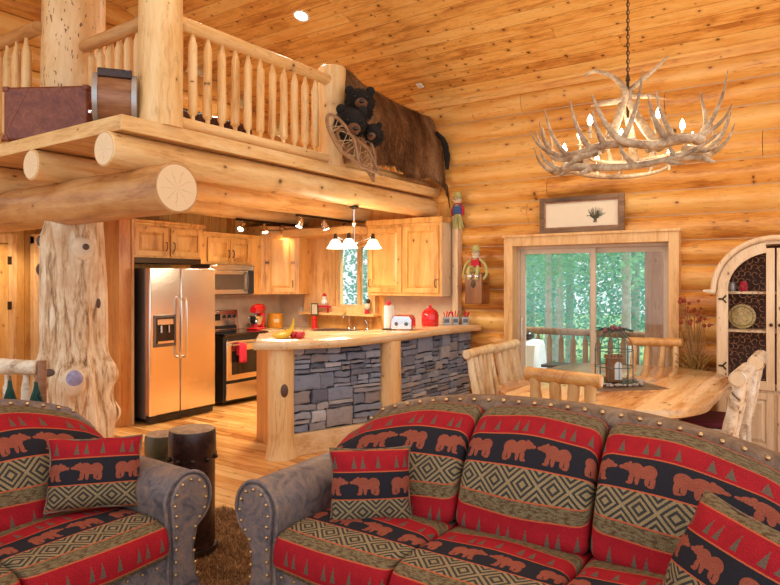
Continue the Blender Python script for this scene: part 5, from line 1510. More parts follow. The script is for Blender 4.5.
# ---------------------------------------------------------------- things on the log wall
root = thing('picture_frame', 'wide rustic wooden picture frame above the patio door', 'picture', (7.14, 2.265, 2.35))
b = MB(); framebox(b, -0.025, 0.02, -0.475, 0.475, -0.205, 0.205, 0.055); b.build('frame', 'barnwood', root, smooth=None, bevel=0.006)
b = MB(); framebox(b, -0.018, 0.015, -0.42, 0.42, -0.15, 0.15, 0.012); b.build('liner', 'walnut', root, smooth=None)
b = MB(); b.box(0.0, 0.01, -0.41, 0.41, -0.14, 0.14); b.build('print', plain('cream_print', (0.82, 0.72, 0.56), 0.8, var=0.05), root, smooth=None)
b = MB(); rr = random.Random(3)
for k in range(60):
    a = rr.uniform(-2.1, 2.1); L = rr.uniform(0.03, 0.075); y0 = -0.16
    b.tube([(-0.002, y0, -0.07), (-0.003, y0 - math.sin(a) * L * 0.9, -0.05 + abs(math.cos(a)) * L * 0.5 + 0.02), (-0.003, y0 - math.sin(a) * L * 1.5, -0.03 + math.cos(a) * L * 1.0 + 0.03)], [0.0026, 0.002, 0.0012], 4)
for k in range(5): b.tube([(-0.002, -0.16 + k * 0.01 - 0.02, -0.1), (-0.002, -0.16, -0.02)], 0.003, 4)
b.build('tree_drawing', plain('ink_tree', (0.10, 0.10, 0.06), 0.9), root)

# antique wall telephone with scarecrow
root = thing('wall_telephone', 'antique wooden box wall telephone with two bells beside the kitchen', 'telephone', (7.02, 3.50, 1.32))
b = MB(); b.box(-0.09, 0.13, -0.115, 0.115, 0, 0.38); b.build('box', 'phonewood', root, smooth=None, bevel=0.012)
for sy in (-0.045, 0.045):
    b = MB(); b.lathe([(0.034, 0), (0.032, 0.015), (0.015, 0.028), (0.002, 0.03)], (-0.092, sy, 0.335), 18, mr(-PI / 2, 4, 'Y')); b.build('bell', 'chrome', root)
b = MB(); b.lathe([(0.04, 0), (0.038, 0.006), (0.002, 0.008)], (-0.092, 0.0, 0.245), 20, mr(-PI / 2, 4, 'Y') @ Matrix.Diagonal((1.25, 0.8, 1, 1))); b.build('medallion', 'bronze', root)
b = MB(); b.tube([(-0.06, -0.11, 0.25), (-0.06, -0.15, 0.25), (-0.02, -0.155, 0.25)], 0.006, 6); b.build('crank', 'bronze', root)
def scarecrow(label, loc, s, sitting):
    r = thing('scarecrow_doll', label, 'doll', loc, -PI / 2); r.scale = (s, s, s)
    b = MB(); b.sphere((0, 0, 0.50), 0.075, 16, 11, 1, 0.9, 1); hd = b.build('head', 'burlap', r)
    for sx in (-0.028, 0.028):
        b = MB(); b.sphere((sx, -0.066, 0.515), 0.009, 8, 6); b.build('eye', 'glassblack', hd)
    b = MB(); b.sphere((0, -0.075, 0.495), 0.010, 8, 6); b.build('nose', 'redcloth', hd)
    b = MB(); b.lathe([(0.12, 0.545), (0.115, 0.555), (0.075, 0.565), (0.06, 0.64), (0.02, 0.66)], n=20); b.lathe([(0.072, 0.566), (0.072, 0.585)], n=20, close=False); b.build('hat', 'straw', r)
    b = MB(); b.prism([(-0.075, 0.42), (-0.09, 0.24), (0.09, 0.24), (0.075, 0.42)], -0.045, 0.045, 'y'); b.build('shirt', 'redcloth' if sitting else 'denim', r, bevel=0.015)
    b = MB(); b.sphere((0, -0.01, 0.43), 0.05, 12, 8, 1.6, 1, 0.4); b.build('neckerchief', 'redcloth' if not sitting else 'white', r)
    for sx in (-1, 1):
        if sitting: pts = [(sx * 0.07, 0, 0.40), (sx * 0.19, -0.02, 0.30), (sx * 0.235, -0.03, 0.13), (sx * 0.17, -0.05, 0.02)]
        else: pts = [(sx * 0.07, 0, 0.40), (sx * 0.11, 0, 0.32), (sx * 0.10, -0.01, 0.22)]
        b = MB(); b.tube(bez(pts, 9), 0.025, 9); b.build('sleeve', 'straw' if sitting else 'redcloth', r)
        if sitting: pts = [(sx * 0.05, -0.02, 0.25), (sx * 0.09, -0.11, 0.22), (sx * 0.07, -0.12, 0.02)]
        else: pts = [(sx * 0.04, 0, 0.25), (sx * 0.055, 0, 0.1), (sx * 0.06, 0, -0.03)]
        b = MB(); b.tube(bez(pts, 8), 0.034, 9); b.build('leg', 'straw', r)
    b = MB(); rr = random.Random(9)
    for k in range(170):
        a = rr.uniform(0, 6.28); z0 = rr.choice((0.24, 0.44, 0.24)); L = rr.uniform(0.08, 0.26) if z0 < 0.3 else 0.06
        b.tube([(0.05 * math.cos(a), 0.04 * math.sin(a), z0), ((0.06 + 0.05 * L / 0.2) * math.cos(a), 0.07 * math.sin(a), z0 - L)], [0.007, 0.003], 4)
    tag(b.build('straw_tufts', 'straw', r), kind='stuff')
    return r
scarecrow('straw-hatted scarecrow doll sitting on top of the antique wall telephone', (7.00, 3.50, 1.605), 0.66, True)
scarecrow('small scarecrow doll in blue overalls hung beside the cabinet end, above the telephone', (7.10, 3.80, 2.27), 0.68, False)

# outlets, sensor, switch
for nm, lab, p, R in (('wall_outlet', 'white outlet plate on the backsplash right of the range', (7.199, 6.52, 1.15), 0), ('wall_outlet', 'white outlet plate on the backsplash between toaster and red canister', (7.199, 4.28, 1.20), 0), ('wall_outlet', 'white switch plate on the backsplash beside the paper towels', (7.199, 4.86, 1.20), 0)):
    r = thing(nm, lab, 'outlet', p)
    b = MB(); b.box(-0.006, 0.0, -0.038, 0.038, -0.06, 0.06); b.build('plate', 'white', r, smooth=None, bevel=0.002)
    for z in (-0.025, 0.025):
        b = MB(); b.box(-0.009, -0.005, -0.015, 0.015, z - 0.013, z + 0.013); b.build('socket', 'black' if 'red canister' in lab else 'burlap', r, smooth=None)
r = thing('ceiling_sensor', 'small white sensor box on the sloping ceiling near the log wall', 'sensor', (6.88, 4.22, roof_z(6.88) - 0.012)); r.rotation_euler = (0, math.atan(SL), 0)
b = MB(); b.box(-0.04, 0.04, -0.035, 0.035, -0.014, 0.012); b.build('housing', 'white', r, smooth=None, bevel=0.005)

# ---------------------------------------------------------------- arched china cabinet
FX = 6.78
root = thing('china_cabinet', 'tall pale wood china cabinet with arched top and scrollwork door at the right edge', 'cabinet', (7.0, 0.37, 0))
HW = 0.485
def archpoly(r, spring, base, n=24): return [(-r, base), (-r, spring)][:0] + [(r, base)] + [(r * math.cos(PI * k / n), spring + r * math.sin(PI * k / n) * 0.93) for k in range(n + 1)] + [(-r, base)]
# sides/back
b = MB(); b.prism([(p[0], p[1]) for p in archpoly(HW - 0.01, 1.52, 0.02)], 0.14, 0.17, 'x'); b.build('back_panel', 'cabdark', root, smooth=None)
b = MB(); b.box(-0.20, 0.17, HW - 0.03, HW, 0.02, 1.53); b.box(-0.20, 0.17, -HW, -HW + 0.03, 0.02, 1.53); b.box(-0.20, 0.16, -HW + 0.03, HW - 0.03, 0.02, 0.60)
outer = [(HW * math.cos(PI * k / 24), 1.52 + 0.45 * math.sin(PI * k / 24)) for k in range(25)]; inn = [((HW - 0.03) * math.cos(PI * k / 24), 1.52 + 0.42 * math.sin(PI * k / 24)) for k in range(25)]
for k in range(24): b.prism([outer[k], outer[k + 1], inn[k + 1], inn[k]], -0.20, 0.17, 'x')
b.build('carcass', 'cab_pale', root, smooth=None)
# arched moulding as a bent branch
b = MB(); b.tube([(-0.215, -0.52, 1.49)] + [(-0.215, 0.51 * math.cos(PI - PI * k / 30), 1.52 + 0.475 * math.sin(PI * k / 30)) for k in range(31)] + [(-0.215, 0.52, 1.49)], 0.026, 12); b.build('arched_moulding', 'cab_pale', root)
b = MB(); b.tube([(-0.22, 0.50, 1.50), (-0.22, 0.56, 1.502), (-0.22, 0.60, 1.505)], [0.026, 0.018, 0.01], 10); b.build('branch_tip', 'birch', root)
for sgn in (1, -1):
    # upper glazed door: stile, rails, arch
    b = MB(); x0, x1 = -0.225, -0.2
    yo, yi = sgn * 0.472, sgn * 0.385
    def bx(ya, yb, z0, z1): b.box(x0, x1, min(ya, yb), max(ya, yb), z0, z1)
    bx(yo, yi, 0.60, 1.52); bx(sgn * 0.075, sgn * 0.008, 0.60, 1.90); bx(yi, sgn * 0.075, 0.60, 0.68)
    N = 16
    for k in range(N):
        a0, a1 = math.radians(k * 80 / N), math.radians((k + 1) * 80 / N)
        q = [(sgn * 0.472 * math.cos(a), 1.52 + 0.44 * math.sin(a)) for a in (a0, a1)]
        q2 = [(sgn * 0.385 * math.cos(a), 1.52 + 0.345 * math.sin(a)) for a in (a1, a0)]
        b.prism(q + q2, x0, x1, 'x')
    d_ = b.build('door', 'cab_pale', root, smooth=None, bevel=0.003)
    b = MB()
    rr = random.Random(5)
    def inside(y, z): return 0.08 < y < 0.38 and 0.69 < z and (z < 1.52 or (y / 0.385) ** 2 + ((z - 1.52) / 0.345) ** 2 < 0.95)
    for cy in (0.105, 0.16, 0.215, 0.27, 0.325, 0.37):
        for cz in [0.73 + 0.062 * q for q in range(19)]:
            pts = []
            for q in range(14):
                t = q / 13 * 4.6 + (cy + cz) * 20; rr_ = 0.038 * (1 - q / 16)
                y, z = cy + rr_ * math.cos(t), cz + rr_ * math.sin(t)
                if inside(y, z): pts.append((-0.212, sgn * y, z))
            if len(pts) > 4: b.tube(pts, 0.0022, 4)
    b.build('scroll_grille', 'grille', d_)
    for z in (0.80, 1.43):
        if True:
            b = MB(); yy = sgn * 0.43
            b.tube([(-0.23, yy + sgn * 0.035, z), (-0.23, yy, z)], 0.009, 6); b.tube([(-0.23, yy, z), (-0.23, yy - sgn * 0.03, z + 0.035)], 0.007, 6); b.tube([(-0.23, yy, z), (-0.23, yy - sgn * 0.03, z - 0.035)], 0.007, 6)
            b.build('hinge', 'bronze', d_)
    b = MB(); b.sphere((-0.245, sgn * 0.035, 1.20), 0.016, 10, 8); b.tube([(-0.225, sgn * 0.035, 1.20), (-0.245, sgn * 0.035, 1.20)], 0.008, 6); b.build('knob', 'bronze', d_)
    dd = cab_door(root, (-0.20, sgn * 0.24, 0.31), 0.45, 0.52, -PI / 2, mat='cab_pale')
for z in (0.60, 1.13, 1.49):
    b = MB(); b.box(-0.17, 0.14, -HW + 0.03, HW - 0.03, z - 0.011, z + 0.011); b.build('shelf', 'cab_pale', root, smooth=None)
r = thing('plate', 'round patterned yellow plate standing on the middle shelf of the arched cabinet', 'plate', (6.95, 0.655, 1.145))
b = MB(); b.lathe([(0.002, 0.012), (0.07, 0.010), (0.115, 0.0), (0.117, 0.004), (0.07, 0.016)], (0, 0, 0.117), 32, mr(-PI / 2 + 0.12, 4, 'Y'), close=False); b.build('dish', 'plate', r)
b = MB(); b.lathe([(0.09, 0), (0.094, 0.003)], (-0.014, 0, 0.117), 28, mr(-PI / 2 + 0.12, 4, 'Y'), close=False); b.build('rim_pattern', 'green', r)
for q, (y, hh, mt, lb) in enumerate(((0.74, 0.10, 'silver', 'small grey glass jar on the top shelf of the arched cabinet'), (0.64, 0.11, 'redcloth', 'small red jar on the top shelf of the arched cabinet, right of the grey one'), (0.60, 0.12, 'cabdark', 'dark pot on the lowest open shelf of the arched cabinet'))):
    r = thing('jar', lb, 'jar', (6.93, y, 1.502 if q < 2 else 0.602))
    b = MB(); b.lathe([(0.03, 0), (0.036, 0.02), (0.036, hh * 0.7), (0.022, hh * 0.9)], n=18); b.build('body', mt, r)
    b = MB(); b.lathe([(0.024, hh * 0.9), (0.024, hh)], n=18); b.build('lid', 'bronze', r)

# dried flowers
root = thing('dried_flower_arrangement', 'tall dried flower arrangement on the floor between patio door and arched cabinet', 'dried flowers', (7.0, 1.07, 0))
b = MB(); b.lathe([(0.08, 0), (0.12, 0.1), (0.13, 0.35), (0.08, 0.55), (0.09, 0.6)], n=24); b.build('vase', 'walnut', root)
b = MB(); rr = random.Random(14); heads = []
for k in range(46):
    a = rr.uniform(0, 6.28); L = rr.uniform(0.45, 0.88); sp = rr.uniform(0.03, 0.2)
    x = max(-0.25, min(0.06, sp * math.cos(a) - 0.05)); y = max(-0.14, min(0.15, sp * math.sin(a)))
    b.tube([(0, 0, 0.55), (x * 0.4, y * 0.4, 0.55 + L * 0.5), (x, y, 0.55 + L)], [0.004, 0.003, 0.002], 4); heads.append((x, y, 0.55 + L, L))
b.build('stems', 'dried', root)
b = MB()
for x, y, z, L in heads:
    if L > 0.6: b.sphere((x, y, z), rr.uniform(0.012, 0.022), 7, 5)
tag(b.build('seed_heads', 'dried_red', root), kind='stuff')
b = MB()
for k in range(240):
    a = rr.uniform(0, 6.28); r_ = rr.uniform(0.02, 0.20); z = 0.56 + rr.uniform(0, 0.34)
    x = max(-0.28, min(0.07, r_ * math.cos(a) - 0.04)); y = max(-0.16, min(0.17, r_ * math.sin(a)))
    b.tube([(x * 0.5, y * 0.5, z - 0.07), (x, y, z)], [0.003, 0.006], 4)
b.build('dried_grass', plain('dry_leaves', (0.42, 0.24, 0.06), 0.9, var=0.5), root)

# ---------------------------------------------------------------- things on the bar and counter
BZ = 1.0605
root = thing('banana_bunch', 'bunch of yellow bananas lying on the left end of the bar top', 'bananas', (4.46, 4.22, BZ))
for k in range(5):
    o_ = (k - 2) * 0.034
    pts = [(-0.12 + k * 0.03, o_ * 1.8, 0.05 + 0.006 * k), (-0.07 + k * 0.02, o_ * 1.5, 0.022 + 0.004 * k), (0.0 + k * 0.008, o_ * 1.2, 0.030 + 0.006 * k), (0.055, o_ * 0.7, 0.09 + 0.004 * k), (0.07, o_ * 0.2, 0.185)]
    P = bez(pts, 16); n = len(P)
    b = MB(); b.x = mr(math.radians(-50), 4, 'Z')
    b.tube(P, [0.024 * min(1, 0.35 + 3 * i / n, 0.22 + 2.2 * (n - 1 - i) / n) for i in range(n)], 9); b.build('banana', 'yellow', root)
for k, (x, y) in enumerate(((4.48, 4.07), (4.55, 4.11), (4.50, 4.16))):
    r = thing('apple', ['red apple at the front right of the bananas', 'red apple farthest right beside the bananas', 'red apple behind the other two, beside the bananas'][k], 'apple', (x, y, BZ), 0, 'red apples beside the bananas')
    b = MB(); b.lathe([(0.008, 0.004), (0.024, 0.0), (0.036, 0.02), (0.038, 0.042), (0.028, 0.062), (0.01, 0.060), (0.004, 0.055)], n=20, close=False); b.build('fruit', 'red', r)
    b = MB(); b.tube([(0, 0, 0.055), (0.004, 0, 0.075)], 0.002, 5); b.build('stem', 'bark', r)
root = thing('paper_towel_holder', 'white paper towel roll on a stand on the bar', 'paper towels', (5.86, 4.0, BZ))
b = MB(); b.lathe([(0.075, 0), (0.075, 0.012), (0.02, 0.016)], n=28); b.build('base', 'bronze', root)
b = MB(); b.lathe([(0.02, 0.018), (0.052, 0.018), (0.052, 0.265), (0.02, 0.265)], n=32); b.build('roll', 'paper', root)
b = MB(); b.sphere((0, 0, 0.295), 0.026, 14, 10); b.tube([(0, 0, 0.26), (0, 0, 0.28)], 0.012, 10); b.build('finial', 'redcloth', root)
root = thing('toaster', 'red and chrome four-slot toaster on the bar beside the paper towels', 'toaster', (5.98, 3.88, BZ), math.radians(22))
b = MB(); pr = [(-0.115, 0.01), (-0.115, 0.12), (-0.085, 0.16), (0.085, 0.16), (0.115, 0.12), (0.115, 0.01)]
b.prism(pr, -0.13, 0.12, 'x'); b.build('body', 'red', root, bevel=0.012)
b = MB(); b.x = T(-0.132, 0, 0); b.prism([(p[0] * 0.98, p[1] * 0.96 + 0.003) for p in pr], -0.012, 0.0, 'x'); ch = b.build('end_panel', 'chrome', root, smooth=None, bevel=0.004)
for y in (-0.055, 0.055):
    b = MB(); b.lathe([(0.022, 0), (0.018, 0.014), (0.002, 0.016)], (-0.144, y, 0.07), 14, mr(-PI / 2, 4, 'Y')); b.build('dial', 'steel_dark', root)
    b = MB(); b.box(-0.1, 0.09, y - 0.014, y + 0.014, 0.157, 0.162); b.build('slot', 'black', root, smooth=None)
root = thing('red_canister', 'glossy red lidded canister jar on the bar in front of the wall cabinet', 'canister', (6.64, 3.93, BZ))
b = MB(); b.lathe([(0.095, 0), (0.102, 0.01), (0.106, 0.13), (0.095, 0.15)], n=36); b.build('jar', 'red', root)
b = MB(); b.lathe([(0.098, 0.152), (0.098, 0.16), (0.07, 0.195), (0.05, 0.20), (0.048, 0.212), (0.02, 0.222)], n=36); b.build('lid', 'red', root)
b = MB(); b.sphere((0, 0, 0.236), 0.02, 14, 10); b.build('knob', 'red', root)
for k, (x, y) in enumerate(((6.93, 3.87), (7.01, 3.79), (7.08, 3.69))):
    lab = ['galvanized tin of red-handled cutlery beside the red canister, leftmost of three', 'galvanized tin of red-handled cutlery, middle of three on the bar', 'galvanized tin of cutlery at the wall end of the bar, rightmost of three'][k]
    r = thing('cutlery_tin', lab, 'tin', (x, y, BZ), -0.85, 'cutlery tins on the bar')
    b = MB(); b.prism([(-0.038, 0), (0.038, 0), (0.045, 0.095), (-0.045, 0.095)], -0.035, 0.035, 'y'); b.build('tin', 'silver', r, bevel=0.004)
    b = MB(); b.box(-0.03, 0.03, -0.0375, -0.035, 0.025, 0.07); b.build('label_plate', 'steel_dark', r, smooth=None)
    rr = random.Random(k)
    for q in range(5):
        dx, dy = rr.uniform(-0.03, 0.03), rr.uniform(-0.02, 0.02)
        b = MB(); p0 = Vector((dx, dy, 0.08)); p1 = Vector((dx * 2.4 + rr.uniform(-0.02, 0.02), dy * 2, 0.15 + rr.uniform(0, 0.03)))
        b.tube([p0, p0.lerp(p1, 0.5), p1], [0.004, 0.006, 0.007], 6); b.build('cutlery_handle', 'red', r)
CZ_ = 0.9205
root = thing('stand_mixer', 'red stand mixer with a steel bowl on the counter right of the range', 'mixer', (6.43, 6.62, CZ_), math.radians(205))
b = MB(); b.box(-0.10, 0.20, -0.09, 0.09, 0, 0.035); b.build('base', 'red', root, bevel=0.02)
b = MB(); b.prism([(-0.16, 0.03), (-0.03, 0.03), (-0.05, 0.24), (-0.14, 0.24)], -0.055, 0.055, 'y'); b.build('column', 'red', root, bevel=0.02)
b = MB(); b.tube([(-0.17, 0, 0.28), (-0.13, 0, 0.285), (0.0, 0, 0.29), (0.12, 0, 0.285), (0.19, 0, 0.28)], [0.05, 0.07, 0.076, 0.068, 0.045], 18); b.build('motor_head', 'red', root)
b = MB(); b.lathe([(0.04, 0.04), (0.05, 0.05), (0.085, 0.09), (0.105, 0.17), (0.11, 0.19)], (0.10, 0, 0), 28, close=False); b.build('bowl', 'chrome', root)
b = MB(); b.tube([(0.1, 0, 0.22), (0.1, 0, 0.10)], [0.02, 0.01], 10); b.build('beater', 'chrome', root)
root = thing('cookie_tin', 'mustard yellow canister with a label on the counter right of the mixer', 'canister', (6.77, 6.62, CZ_))
b = MB(); b.lathe([(0.105, 0), (0.11, 0.01), (0.11, 0.175), (0.105, 0.18)], n=36); b.build('body', 'tin', root)
b = MB(); b.lathe([(0.114, 0.18), (0.114, 0.205), (0.10, 0.212)], n=36); b.build('lid', 'tin', root)
b = MB(); b.x = mr(math.radians(-127), 4, 'Z'); rows = [[(0.1115 * math.cos(a), 0.1115 * math.sin(a), z) for a in [-0.35 + 0.07 * q for q in range(11)]] for z in (0.085, 0.135)]; b.grid(rows); b.build('label', 'burlap', root)
# sink and faucet
root = thing('kitchen_sink', 'double basin sink set in the counter under the kitchen window', 'sink', (6.90, 5.45, 0.921))
b = MB()
b.box(-0.27, 0.25, -0.40, -0.375, 0, 0.008); b.box(-0.27, 0.25, 0.375, 0.40, 0, 0.008); b.box(-0.27, -0.24, -0.375, 0.375, 0, 0.008); b.box(0.17, 0.25, -0.375, 0.375, 0, 0.008); b.box(-0.24, 0.17, -0.02, 0.02, 0, 0.008)
b.build('rim', 'steel', root, smooth=None)
for sy in (-1, 1):
    b = MB(); b.box(-0.24, 0.17, min(sy * 0.02, sy * 0.375), max(sy * 0.02, sy * 0.375), -0.0, 0.002); b.build('basin', 'steel_dark', root, smooth=None)
root = thing('faucet', 'small curved chrome faucet standing behind the kitchen sink', 'faucet', (7.10, 5.52, 0.93))
b = MB(); b.lathe([(0.03, 0), (0.026, 0.02), (0.016, 0.03)], n=18); b.build('base', 'chrome', root)
b = MB(); b.tube(bez([(0, 0, 0.02), (0, 0, 0.16), (-0.05, 0, 0.22), (-0.12, 0, 0.20), (-0.14, 0, 0.15)], 20), 0.011, 10); b.build('spout', 'chrome', root)
b = MB(); b.tube([(0, -0.10, 0), (0, -0.10, 0.03), (-0.02, -0.16, 0.07)], [0.018, 0.014, 0.008], 10); b.build('lever', 'chrome', root)
root = thing('soap_sprayer', 'small chrome sprayer right of the faucet', 'faucet', (7.10, 5.20, 0.93))
b = MB(); b.lathe([(0.022, 0), (0.018, 0.02), (0.012, 0.03)], n=16); b.build('base', 'chrome', root)
b = MB(); b.tube([(0, 0, 0.02), (0, 0.01, 0.09), (-0.02, 0.03, 0.13)], [0.01, 0.011, 0.014], 10); b.build('nozzle', 'chrome', root)
# small decorations at the window
root = thing('red_lantern', 'small red lantern standing left of the kitchen sink', 'lantern', (6.98, 6.05, CZ_))
b = MB(); b.lathe([(0.05, 0), (0.05, 0.02), (0.035, 0.03), (0.035, 0.13), (0.045, 0.14), (0.02, 0.18)], n=20); b.build('body', 'red', root)
b = MB(); framebox(b, -0.004, 0.004, -0.065, 0.065, 0.19, 0.36, 0.012); b.build('sign_frame', 'black', root, smooth=None)
b = MB(); b.box(-0.002, 0.002, -0.053, 0.053, 0.20, 0.35); b.build('sign_card', 'burlap', root, smooth=None)
b = MB(); b.tube([(0, 0, 0.17), (0, 0, 0.2)], 0.006, 6); b.build('sign_post', 'black', root)
root = thing('red_shelf_sign', 'small red bar with a red and white figure on it, left of the window glass', 'ornament', (7.04, 5.98, 1.1505))
b = MB(); b.box(-0.02, 0.02, -0.17, 0.17, 0.07, 0.10); b.build('bar', 'redcloth', root, smooth=None)
b = MB(); b.box(-0.015, 0.015, -0.14, -0.12, 0, 0.07); b.box(-0.015, 0.015, 0.12, 0.14, 0, 0.07); b.box(-0.015, 0.015, -0.14, 0.14, 0, 0.008); b.build('stand', 'redcloth', root, smooth=None)
b = MB(); b.sphere((0, -0.06, 0.15), 0.045, 14, 10, 1, 1, 1.1); b.build('figure_body', 'white', root)
b = MB(); b.sphere((0, -0.06, 0.215), 0.03, 12, 8); b.build('figure_head', 'white', root)
b = MB(); b.lathe([(0.036, 0.232), (0.034, 0.24), (0.012, 0.275)], (0, -0.06, 0), 14); b.build('figure_cap', 'redcloth', root)
root = thing('figurine', 'small cream and red figurine at the right end of the window sill', 'figurine', (7.06, 5.18, 1.1505))
b = MB(); b.sphere((0, 0, 0.10), 0.05, 14, 10, 0.8, 1.1, 1.0); b.build('body', 'burlap', root)
b = MB(); b.sphere((0, -0.02, 0.175), 0.03, 12, 8); b.build('head', 'black', root)
b = MB(); b.lathe([(0.03, 0), (0.035, 0.01), (0.022, 0.06)], n=14); b.build('base', 'redcloth', root)

# ---------------------------------------------------------------- lamps
root = thing('pendant_lamp', 'three-arm pendant with white glass shades hanging over the bar', 'pendant lamp', (5.58, 4.27, 2.42))
b = MB(); b.lathe([(0.055, -0.001), (0.05, -0.02), (0.015, -0.035)], n=20, close=True); b.build('canopy', 'bronze', root)
b = MB(); b.tube([(0, 0, -0.02), (0, 0, -0.40)], 0.008, 8); b.lathe([(0.01, -0.16), (0.03, -0.19), (0.01, -0.22)], n=14); b.lathe([(0.012, -0.38), (0.035, -0.41), (0.01, -0.44)], n=14); b.build('stem', 'chrome', root)
for k, (dx, dy) in enumerate(((-0.115, 0.165), (-0.115, -0.02), (0.12, -0.17))):
    b = MB(); b.tube(bez([(0, 0, -0.41), (dx * 0.5, dy * 0.5, -0.37), (dx, dy, -0.33)][::1], 8) + [Vector((dx, dy, -0.37))], 0.007, 8); b.build('arm', 'chrome', root)
    b = MB(); b.lathe([(0.016, -0.30), (0.022, -0.34), (0.028, -0.37)], (dx, dy, 0), 16); b.build('socket_cup', 'bronze', root)
    b = MB(); b.lathe([(0.028, -0.365), (0.05, -0.39), (0.07, -0.43), (0.095, -0.465)], (dx, dy, 0), 28, close=False); sh = b.build('lamp_shade', 'frost', root); md = sh.modifiers.new('s', 'SOLIDIFY'); md.thickness = 0.003
    b = MB(); b.sphere((dx, dy, -0.42), 0.025, 12, 8); b.build('bulb', 'bulb', sh)
light('pendant_light', 'POINT', (5.58, 4.27, 1.93), 38, size=0.15)
def track(label, p0, p1, heads):
    r = thing('track_light', label, 'track light', p0)
    b = W(r); b.box(p0[0], p1[0], p0[1] - 0.018, p0[1] + 0.018, p0[2] - 0.03, p0[2] - 0.002); b.build('track', 'bronze', r, smooth=None)
    for x, ax, ay in heads:
        h = MB(); h.x = T(x - p0[0], 0, -0.03)
        h.tube([(0, 0, 0), (0, 0, -0.05)], 0.008, 8)
        d = Vector((ax, ay, -1)).normalized(); c = Vector((0, 0, -0.07))
        h.tube([c - d * 0.05, c, c + d * 0.06], [0.026, 0.04, 0.043], 14); hd = h.build('spot_head', 'chrome', r)
        g = MB(); g.x = T(x - p0[0], 0, -0.03); g.tube([c + d * 0.058, c + d * 0.064], [0.036, 0.036], 14); g.build('lens', 'bulb', hd)
        l = light('track_spot', 'SPOT', (p0[0] + (x - p0[0]) + d.x * 0.08, p0[1] + d.y * 0.08, p0[2] - 0.1 + d.z * 0.08), 24, size=0.03, spot_size=math.radians(100), spot_blend=0.9)
        l.rotation_euler = Vector(d).to_track_quat('-Z', 'Y').to_euler()
track('track light with three spot heads on the back joist above the range', (5.80, 6.37, 2.425), (7.05, 6.37, 2.425), ((5.90, -0.9, -0.2), (6.30, 0.0, -0.3), (6.65, 0.3, -0.5)))
track('track light with three spot heads on the middle joist above the sink', (5.85, 5.36, 2.425), (7.05, 5.36, 2.425), ((5.92, -0.3, 0.2), (6.38, 0.3, -0.3), (6.80, 0.6, 0.3)))
def can(label, x, y, z, tilt, power):
    r = thing('recessed_light', label, 'ceiling light', (x, y, z)); r.rotation_euler = (0, tilt, 0)
    b = MB(); b.lathe([(0.095, -0.004), (0.09, -0.009), (0.072, -0.006), (0.072, 0.0)], n=28, close=False); b.build('trim_ring', 'white', r)
    b = MB(); b.lathe([(0.072, -0.004), (0.072, -0.002)], n=28); b.build('lens', 'can', r)
    if power:
        l = light('recessed_glow', 'SPOT', (x, y, z - 0.03), power, color=(1, 0.88, 0.7), size=0.07, spot_size=math.radians(140), spot_blend=0.8)
th = math.atan(SL)
can('bright round recessed light in the sloping board ceiling above the loft railing', 5.37, 4.85, roof_z(5.37), th, 70)
can('recessed light in the low ceiling beyond the trunk, at the left edge', 3.73, 7.82, 2.27, 0, 40)
for (x, y) in ((5.37, 2.2), (5.37, -0.3), (3.0, 1.0), (3.0, 3.2)):
    light('ceiling_can', 'SPOT', (x, y, roof_z(x) - 0.05), 62, color=(1, 0.88, 0.7), size=0.08, spot_size=math.radians(130), spot_blend=0.8)
light('kitchen_fill', 'SPOT', (5.5, 5.3, 2.40), 260, color=(1, 0.86, 0.66), size=0.25, spot_size=math.radians(150), spot_blend=0.8)  # unseen fill spot without a fixture, added to brighten the kitchen
light('loft_fill', 'SPOT', (5.8, 6.1, roof_z(5.8) - 0.05), 60, color=(1, 0.88, 0.7), size=0.08, spot_size=math.radians(160), spot_blend=0.8)  # added fill for the loft ceiling, no fixture there
light('loft_fill', 'SPOT', (4.6, 5.4, roof_z(4.6) - 0.05), 90, color=(1, 0.88, 0.7), size=0.08, spot_size=math.radians(150), spot_blend=0.8)  # second added loft fill, likewise without a fixture

# ---------------------------------------------------------------- outside
b = MB(); b.box(7.5, 10.4, -4, 8, -0.35, -0.16); struct(b.build('porch_floor', 'deck_out', smooth=None))
b = MB(); b.box(9.0, 60, -30, 40, -1.6, -1.5); struct(b.build('ground', 'ground', smooth=None))
root = thing('porch_railing', 'brown log railing of the porch seen through the patio door', 'railing', (9.9, 2.5, -0.16))
W(root).log((9.9, -2, 0.80), (9.9, 7, 0.80), 0.055, n=14).build('top_rail', 'rail_out', root)
W(root).log((9.9, -2, 0.0), (9.9, 7, 0.0), 0.05, n=14).build('bottom_rail', 'rail_out', root)
for k in range(26):
    b = W(root); baluster(b, 9.9, 0.6 + k * 0.19, 0.02, 0.77, 0.045); b.build('spindle', 'rail_out', root)
root = thing('porch_log_column', 'thick brown bark log column on the porch behind the right glass pane', 'log post', (9.45, 1.93, -0.16))
W(root).log((9.45, 1.93, -0.16), (9.45, 1.93, 3.4), 0.165, 0.155, n=24, segs=20, wob=0.02).build('trunk', 'bark_brown', root)
root = thing('covered_grill', 'barbecue under a pale blue-white cover on the porch, at the left of the patio door', 'grill', (9.2, 3.72, -0.16))
b = MB(); b.prism([(-0.32, 0.0), (0.32, 0.0), (0.24, 0.5), (0.17, 0.80), (0.08, 0.88), (-0.08, 0.88), (-0.17, 0.80), (-0.24, 0.5)], -0.22, 0.22, 'y'); b.build('cover', 'clothpale', root, bevel=0.05)
b = MB(); b.sphere((0, 0, 0.93), 0.09, 14, 10, 1.2, 1, 0.8); b.build('lid_knob', 'black', root)
b = MB(); b.box(-0.2, 0.2, -0.65, -0.28, 0.5, 0.54); b.tube([(0, -0.6, 0), (0, -0.6, 0.5)], 0.02, 8); b.build('side_shelf', 'black', root)

